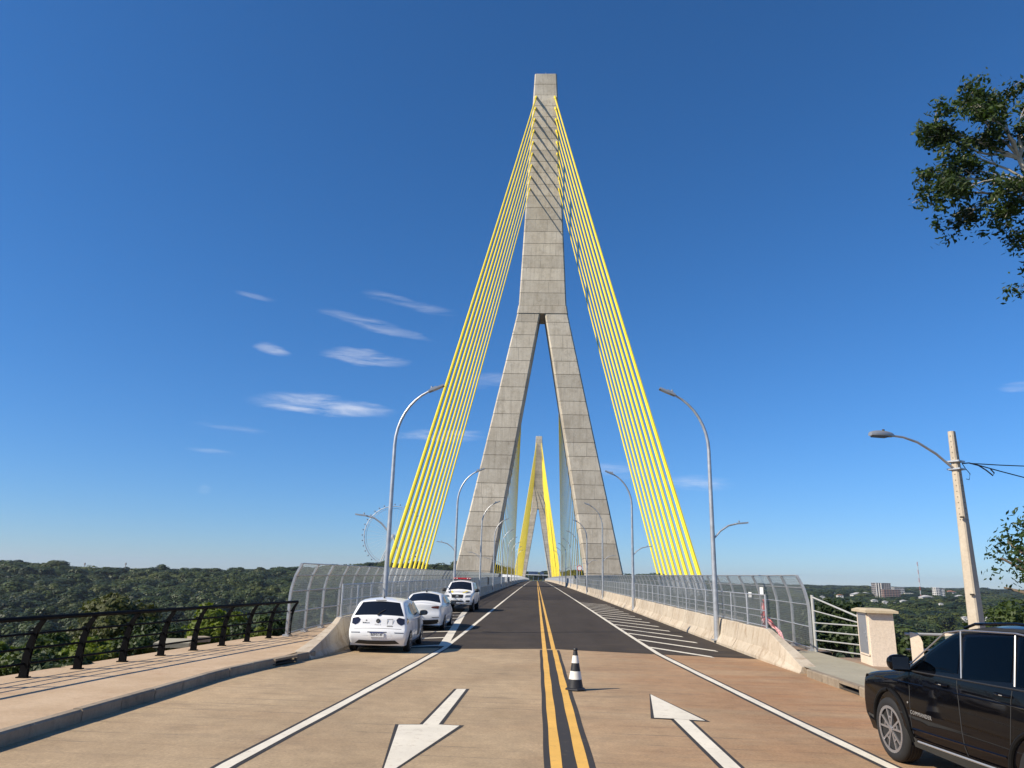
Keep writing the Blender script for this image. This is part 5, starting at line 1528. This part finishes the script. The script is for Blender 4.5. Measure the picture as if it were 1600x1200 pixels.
def sedan():
    t = thing('parked_car', 'white sedan parked in front of the hatchback beside the barrier', 'car', (-5.0, 32.4, deck(32)), R(.5), 'white cars parked on the left')
    out = [(2.2, .20), (2.26, .36), (2.24, .56), (2.15, .70), (1.95, .80), (1.25, .95), (1.05, .99), (.32, 1.38), (-.1, 1.455), (-.8, 1.46), (-1.15, 1.40), (-1.70, 1.09), (-1.95, 1.04), (-2.20, 1.02), (-2.22, .96), (-2.2, .72), (-2.24, .60), (-2.22, .42), (-2.15, .28), (-2.08, .22)]
    c = Car(out, .865, .20, .94, 1.46, .70, (.10, .13), .10, .08)
    wy = (1.35, -1.25)
    c.shell('body', [M_WPAINT, M_UNDER], t, [(wy[0], .31), (wy[1], .31)], .37)
    zr = lambda z: c.u_of('rear', z)
    c.glass('rear_window', zr(1.395), zr(1.115), -.95, .95, M_CGLASS, t, .008, -.10)
    for sd in (-1, 1):
        c.patch('side_window', [(.75, .98), (-.35, .98), (-.35, 1.30), (.25, 1.33)], M_CGLASS2, t, 'side', .006, 5, 8, sd)
        c.patch('side_window', [(-.45, .98), (-1.30, 1.0), (-.98, 1.28), (-.45, 1.31)], M_CGLASS2, t, 'side', .006, 5, 8, sd)
        c.patch('tail_light', [(sd * .36, .90), (sd * .42, .845), (sd * .66, .83), (sd * .69, .90), (sd * .66, .955)] if sd > 0 else [(-.69, .90), (-.66, .83), (-.42, .845), (-.36, .90), (-.66, .955)], M_TAIL, t, 'rear', .008)
        c.patch('tail_light', [(-2.04, .84), (-1.80, .90), (-1.84, .96), (-2.04, .955)], M_TAIL, t, 'side', .006, 3, 5, sd)
        c.patch('reflector', [(sd * .42, .485), (sd * .42, .51), (sd * .7, .51), (sd * .7, .485)], M_PLAST, t, 'rear', .006, 2, 5)
        c.line('door_gap', [(.80, .30), (.80, .95)], .005, M_SEAMW, t, sd); c.line('door_gap', [(-.40, .27), (-.40, .96)], .005, M_SEAMW, t, sd)
        for y in (-.2, -.9): MB().box((sd * (c.half(y, .88) + .015), y, .88), (.03, .17, .028)).build('door_handle', M_CHROME, t)
        mirror(t, sd * .84, .70, 1.0, M_PLAST, sd)
        for y in wy: wheel_parts(t, (sd * .76, y, .31), .31, .19, .205, sd, 'plain')
    c.patch('lower_valance', [(-.72, .22), (-.66, .40), (.66, .40), (.72, .22)], M_PLAST, t, 'rear', .006, 4, 10)
    yb = c.bpt(zr(.68), 0).y
    MB().box((0, yb - .015, .70), (.40, .012, .13)).build('number_plate', M_PLATE, t)
    b = MB(); b.hexa([(-.03, -1.02, 1.44), (.03, -1.02, 1.44), (.03, -.85, 1.46), (-.03, -.85, 1.46), (-.008, -1.02, 1.51), (.008, -1.02, 1.51), (.008, -.98, 1.51), (-.008, -.98, 1.51)]); b.build('antenna', M_PLAST, t)
    return t
sedan()

def pickup():
    t = thing('patrol_pickup', 'white patrol pickup facing the camera with red roof light bar', 'pickup truck', (-5.08, 47.6, deck(47)), PI - R(1), 'white cars parked on the left')
    out = [(2.45, .40), (2.60, .46), (2.62, .66), (2.58, .82), (2.52, 1.02), (2.40, 1.10), (1.45, 1.20), (1.30, 1.23), (.62, 1.74), (.35, 1.80), (-.9, 1.80), (-1.05, 1.74), (-1.2, 1.30), (-1.25, 1.20), (-2.5, 1.19), (-2.60, 1.15), (-2.62, .8), (-2.60, .6), (-2.5, .45)]
    c = Car(out, .91, .42, 1.12, 1.80, .74, (.09, .05), .10, .09)
    wy = (1.62, -1.5)
    c.shell('body', [M_WPAINT, M_UNDER], t, [(wy[0], .38), (wy[1], .38)], .47)
    zf = lambda z: c.u_of('front', z)
    c.glass('windscreen', zf(1.28), zf(1.72), -.98, .98, M_CGLASS, t, .01, .02)
    b = M_YSTR = mat('patrol_yellow', (.70, .55, .06), .45)
    for sd in (-1, 1):
        q = MB()
        for i in range(7):
            f = i / 6; u = zf(1.09) + (zf(1.215) - zf(1.09)) * f
            for x in (.36 + .20 * f, .50 + .22 * f): q.v.append(tuple(c.bpt(u, sd * x, .006)))
        for i in range(6): q.f.append((2 * i, 2 * i + 1, 2 * i + 3, 2 * i + 2)); q.mi.append(0)
        q.build('hood_stripe', M_YSTR, t)
        q = MB()
        for i in range(5):
            f = i / 4; u = zf(1.10) + (zf(1.20) - zf(1.10)) * f
            for x in (.60 + .16 * f, .72 + .20 * f): q.v.append(tuple(c.bpt(u, sd * x, .006)))
        for i in range(4): q.f.append((2 * i, 2 * i + 1, 2 * i + 3, 2 * i + 2)); q.mi.append(0)
        q.build('hood_stripe', mat('patrol_navy', (.02, .045, .07), .4), t)
        c.patch('head_light', [(sd * .46, .84), (sd * .50, .98), (sd * .775, 1.03), (sd * .78, .90), (sd * .70, .85)] if sd > 0 else [(-.78, .90), (-.775, 1.03), (-.50, .98), (-.46, .84), (-.70, .85)], M_HEAD, t, 'front', .01)
        c.patch('fog_lamp', [(sd * .50, .57), (sd * .52, .68), (sd * .74, .70), (sd * .76, .60), (sd * .68, .56)] if sd > 0 else [(-.76, .60), (-.74, .70), (-.52, .68), (-.50, .57), (-.68, .56)], M_PLAST, t, 'front', .01)
        c.patch('side_window', [(1.02, 1.17), (.05, 1.15), (.05, 1.62), (.52, 1.66)], M_CGLASS2, t, 'side', .006, 5, 8, sd)
        c.patch('side_window', [(-.05, 1.15), (-.95, 1.17), (-.88, 1.58), (-.05, 1.62)], M_CGLASS2, t, 'side', .006, 5, 8, sd)
        mirror(t, sd * .88, .98, 1.22, M_PLAST, sd, (.12, .1, .11))
        c.line('door_gap', [(1.08, .5), (1.08, 1.15)], .006, M_SEAMW, t, sd); c.line('door_gap', [(0, .45), (0, 1.15)], .006, M_SEAMW, t, sd); c.line('door_gap', [(-1.1, .5), (-1.1, 1.15)], .006, M_SEAMW, t, sd)
        for y in (.15, -.8): MB().box((sd * (c.half(y, 1.02) + .015), y, 1.02), (.03, .2, .03)).build('door_handle', M_CHROME, t)
        for y in wy: wheel_parts(t, (sd * .79, y, .38), .38, .25, .22, sd, 'plain')
    g = c.patch('grille', [(-.32, .80), (-.36, 1.0), (.36, 1.0), (.32, .80)], M_PLAST, t, 'front', .01)
    yf = c.bpt(zf(.9), 0).y
    for k in range(3): MB().box((0, yf + .012, .84 + k * .055), (.6, .01, .012)).build('grille_bar', M_UNDER, g)
    MB().lathe([(.07, 0), (.07, .012)], 20, 1, (0, yf + .012, .90)).build('emblem', M_CHROME, g)
    MB().box((0, yf + .03, .90), (.17, .008, .035)).build('emblem_bar', M_CHROME, g)
    c.patch('lower_grille', [(-.42, .57), (-.34, .66), (.34, .66), (.42, .57)], M_PLAST, t, 'front', .01)
    yp = c.bpt(zf(.72), 0).y
    MB().box((0, yp + .016, .72), (.42, .012, .12)).build('number_plate', M_PLATE, t)
    MB().box((0, yp + .02, .47), (.9, .05, .05)).build('skid_plate', M_RIM, t)
    lb = MB().box((0, .15, 1.85), (1.12, .24, .04)).build('light_bar', M_PLAST, t)
    for k in range(5): MB().box((-.44 + k * .22, .15, 1.915), (.21, .26, .095)).build('beacon', M_REDL, lb)
    ml = mat('beacon_lamp', (.85, .7, .7), .2)
    for x in (-.48, -.33, .33, .48): MB().box((x, .29, 1.915), (.06, .02, .05)).build('beacon_lamp', ml, lb)
    b = MB()
    for sd in (-1, 1): b.tube([(sd * .72, -1.25, 1.19), (sd * .62, -1.3, 1.7)], .03, 8)
    b.tube([(-.62, -1.3, 1.7), (.62, -1.3, 1.7)], .03, 8); b.build('roll_bar', M_PLAST, t)
    return t
pickup()

def suv():
    hd = R(2.0)
    t = thing('parked_suv', 'glossy black SUV with silver wheels at the lower right', 'car', (5.02, 8.93, 0), hd)
    out = [(2.26, .26), (2.30, .42), (2.31, .72), (2.28, .94), (2.16, 1.03), (1.40, 1.13), (1.06, 1.18), (.20, 1.66), (-.15, 1.74), (-.9, 1.79), (-1.6, 1.77), (-2.05, 1.68), (-2.24, 1.30), (-2.32, 1.08), (-2.37, .75), (-2.38, .55), (-2.3, .36), (-2.22, .28)]
    c = Car(out, .93, .26, 1.10, 1.79, .78, (.08, .06), .11, .05, 150)
    wy = (1.38, -1.41); wr = .375
    WIN = [[(.82, 1.15), (-.14, 1.17), (-.14, 1.63), (.18, 1.59)], [(-.22, 1.17), (-1.02, 1.20), (-1.02, 1.665), (-.22, 1.64)], [(-1.10, 1.20), (-1.75, 1.24), (-1.68, 1.60), (-1.10, 1.66)]]
    c.shell('body', [M_BPAINT, M_UNDER], t, [(wy[0], wr), (wy[1], wr)], .45, .32, (.92, -1.95, .55, 1.70), WIN)
    M_SEAT = mat('seat_fabric', (.10, .095, .085), .8, 0, .2, 8)
    for sy in (.02, -.92):
        for sx in (-.42, .42):
            st = MB().box((sx, sy, .70), (.50, .50, .16)).box((sx, sy - .30, 1.02), (.48, .16, .62), Matrix.Rotation(R(12), 3, 'X')).build('seat', M_SEAT, t)
            MB().box((sx, sy - .38, 1.42), (.27, .10, .19), Matrix.Rotation(R(8), 3, 'X')).build('headrest', M_SEAT, st)
    MB().box((0, .82, .98), (1.5, .3, .22)).build('dashboard', M_UNDER, t)
    MB().tube([(-.42 + .19 * math.cos(a), .60 + .07 * math.sin(a), 1.12 + .17 * math.sin(a)) for a in np.linspace(0, 2 * PI, 21)], .016, 6, cap=False).build('steering_wheel', M_UNDER, t)
    zf = lambda z: c.u_of('front', z)
    c.glass('windscreen', zf(1.21), zf(1.64), -.97, .97, M_CGLASS, t, .008, .02)
    zr = lambda z: c.u_of('rear', z); c.glass('rear_window', zr(1.66), zr(1.18), -.9, .9, M_CGLASS, t, .008)
    M_SG = tinted_glass('suv_glass', (.34, .41, .40))
    for sd in (-1, 1):
        c.patch('side_window', [(.82, 1.15), (-.14, 1.17), (-.14, 1.63), (.18, 1.59)], M_SG, t, 'side', .006, 8, 10, sd)
        c.patch('side_window', [(-.22, 1.17), (-1.02, 1.20), (-1.02, 1.665), (-.22, 1.64)], M_SG, t, 'side', .006, 8, 10, sd)
        c.patch('side_window', [(-1.10, 1.20), (-1.75, 1.24), (-1.68, 1.60), (-1.10, 1.66)], M_SG, t, 'side', .006, 8, 8, sd)
        c.line('window_trim', [(.90, 1.16), (.18, 1.615), (-.18, 1.665), (-1.05, 1.69), (-1.72, 1.63)], .009, M_RIM, t, sd, .008)
        for a, e in (((-.23, 1.17), (-.12, 1.65)), ((-1.09, 1.20), (-1.03, 1.67))): c.line('window_pillar', [a, e], .009, M_CHROME, t, sd, .006)
        c.line('belt_trim', [(.90, 1.13), (-1.75, 1.19)], .009, M_PLAST, t, sd, .006)
        c.line('door_gap', [(.86, .42), (.86, 1.12)], .005, M_SEAM, t, sd); c.line('door_gap', [(-.22, .40), (-.14, 1.14)], .005, M_SEAM, t, sd); c.line('door_gap', [(-.98, .66), (-1.05, 1.16)], .005, M_SEAM, t, sd)
        c.line('crease', [(1.8, .96), (-2.0, 1.04)], .012, M_BPAINT, t, sd, -.004)
        c.line('crease', [(.9, .47), (-.9, .53)], .016, M_BPAINT, t, sd, -.006)
        c.patch('sill_cladding', [(.92, .265), (-.94, .265), (-.94, .42), (.92, .38)], M_BPAINT, t, 'side', .016, 4, 14, sd)
        c.line('sill_trim', [(.78, .345), (-.90, .39)], .012, M_CHROME, t, sd, .02)
        for y in wy:                              # arch flares
            MB().tube([(sd * (c.half(y + .465 * math.cos(a), max(.3, wr + .465 * math.sin(a))) + .006), y + .465 * math.cos(a), wr + .465 * math.sin(a)) for a in np.linspace(-.12, PI + .12, 26)], .026, 8).build('arch_flare', mat('flare_black', (.006, .006, .006), .6, spec=.15), t, smooth=True)
            wheel_parts(t, (sd * .822, y, wr), wr, .235, .262, sd, 'split', R(2) if y > 0 else 0)
        for y, z in ((.14, 1.06), (-.92, 1.10)):
            hl = MB().tube([(sd * (c.half(y, z) + .004), y + .12, z), (sd * (c.half(y, z) + .035), y + .07, z + .002), (sd * (c.half(y, z) + .037), y - .07, z + .002), (sd * (c.half(y, z) + .004), y - .12, z)], .014, 8).build('door_handle', M_BPAINT, t, smooth=True)
            MB().box((sd * (c.half(y, z) + .052), y - .04, z + .004), (.004, .05, .008)).build('handle_chrome', M_CHROME, hl)
        mirror(t, sd * .90, .80, 1.22, M_BPAINT, sd, (.13, .11, .10))
        rx_ = c.half(-.8, 1.72) - .10
        MB().tube([(sd * rx_, .0, 1.68), (sd * rx_, -.2, 1.735), (sd * rx_, -.9, 1.775), (sd * rx_, -1.6, 1.75), (sd * rx_, -1.75, 1.70)], .016, 8).build('roof_rail', M_BPAINT, t, smooth=True)
        MB().lathe([(.012, 0), (.012, .006)], 10, 0, (sd * (c.half(1.02, .74) + .012), .90, .76)).build('side_marker', M_CHROME, t)
    # raised lettering on the front door, left side
    yy = .62; z = .66
    o = lettering('COMMANDER', .062, M_CHROME, t, (-(c.half(yy, z) + .004), yy, z), (PI / 2, 0, -PI / 2), 1.25)
    c.patch('head_light', [(.40, .88), (.46, .96), (.84, .98), (.84, .90)], M_HEAD, t, 'front', .01); c.patch('head_light', [(-.84, .90), (-.84, .98), (-.46, .96), (-.40, .88)], M_HEAD, t, 'front', .01)
    c.patch('grille', [(-.45, .78), (-.42, .90), (.42, .90), (.45, .78)], M_PLAST, t, 'front', .01)
    c.patch('tail_light', [(.35, .98), (.35, 1.05), (.86, 1.06), (.86, .99)], M_TAIL, t, 'rear', .01); c.patch('tail_light', [(-.86, .99), (-.86, 1.06), (-.35, 1.05), (-.35, .98)], M_TAIL, t, 'rear', .01)
    return t
suv()
HAZE = 0.00006
# ------------------------------------------------------------------ the hazy air over the valley
m = bpy.data.materials.new('haze'); m.use_nodes = True; nt = m.node_tree; nt.nodes.clear()
vol = nt.nodes.new('ShaderNodeVolumePrincipled'); out = nt.nodes.new('ShaderNodeOutputMaterial')
vol.inputs['Color'].default_value = (.78, .86, 1.0, 1); vol.inputs['Density'].default_value = HAZE; vol.inputs['Anisotropy'].default_value = .2
nt.links.new(vol.outputs[0], out.inputs['Volume'])
hz_ = MB().box((0, 3000, 43), (19000, 12600, 170)).build('haze', m)
tag(hz_, 'thin blue haze over the valley', kind='stuff')
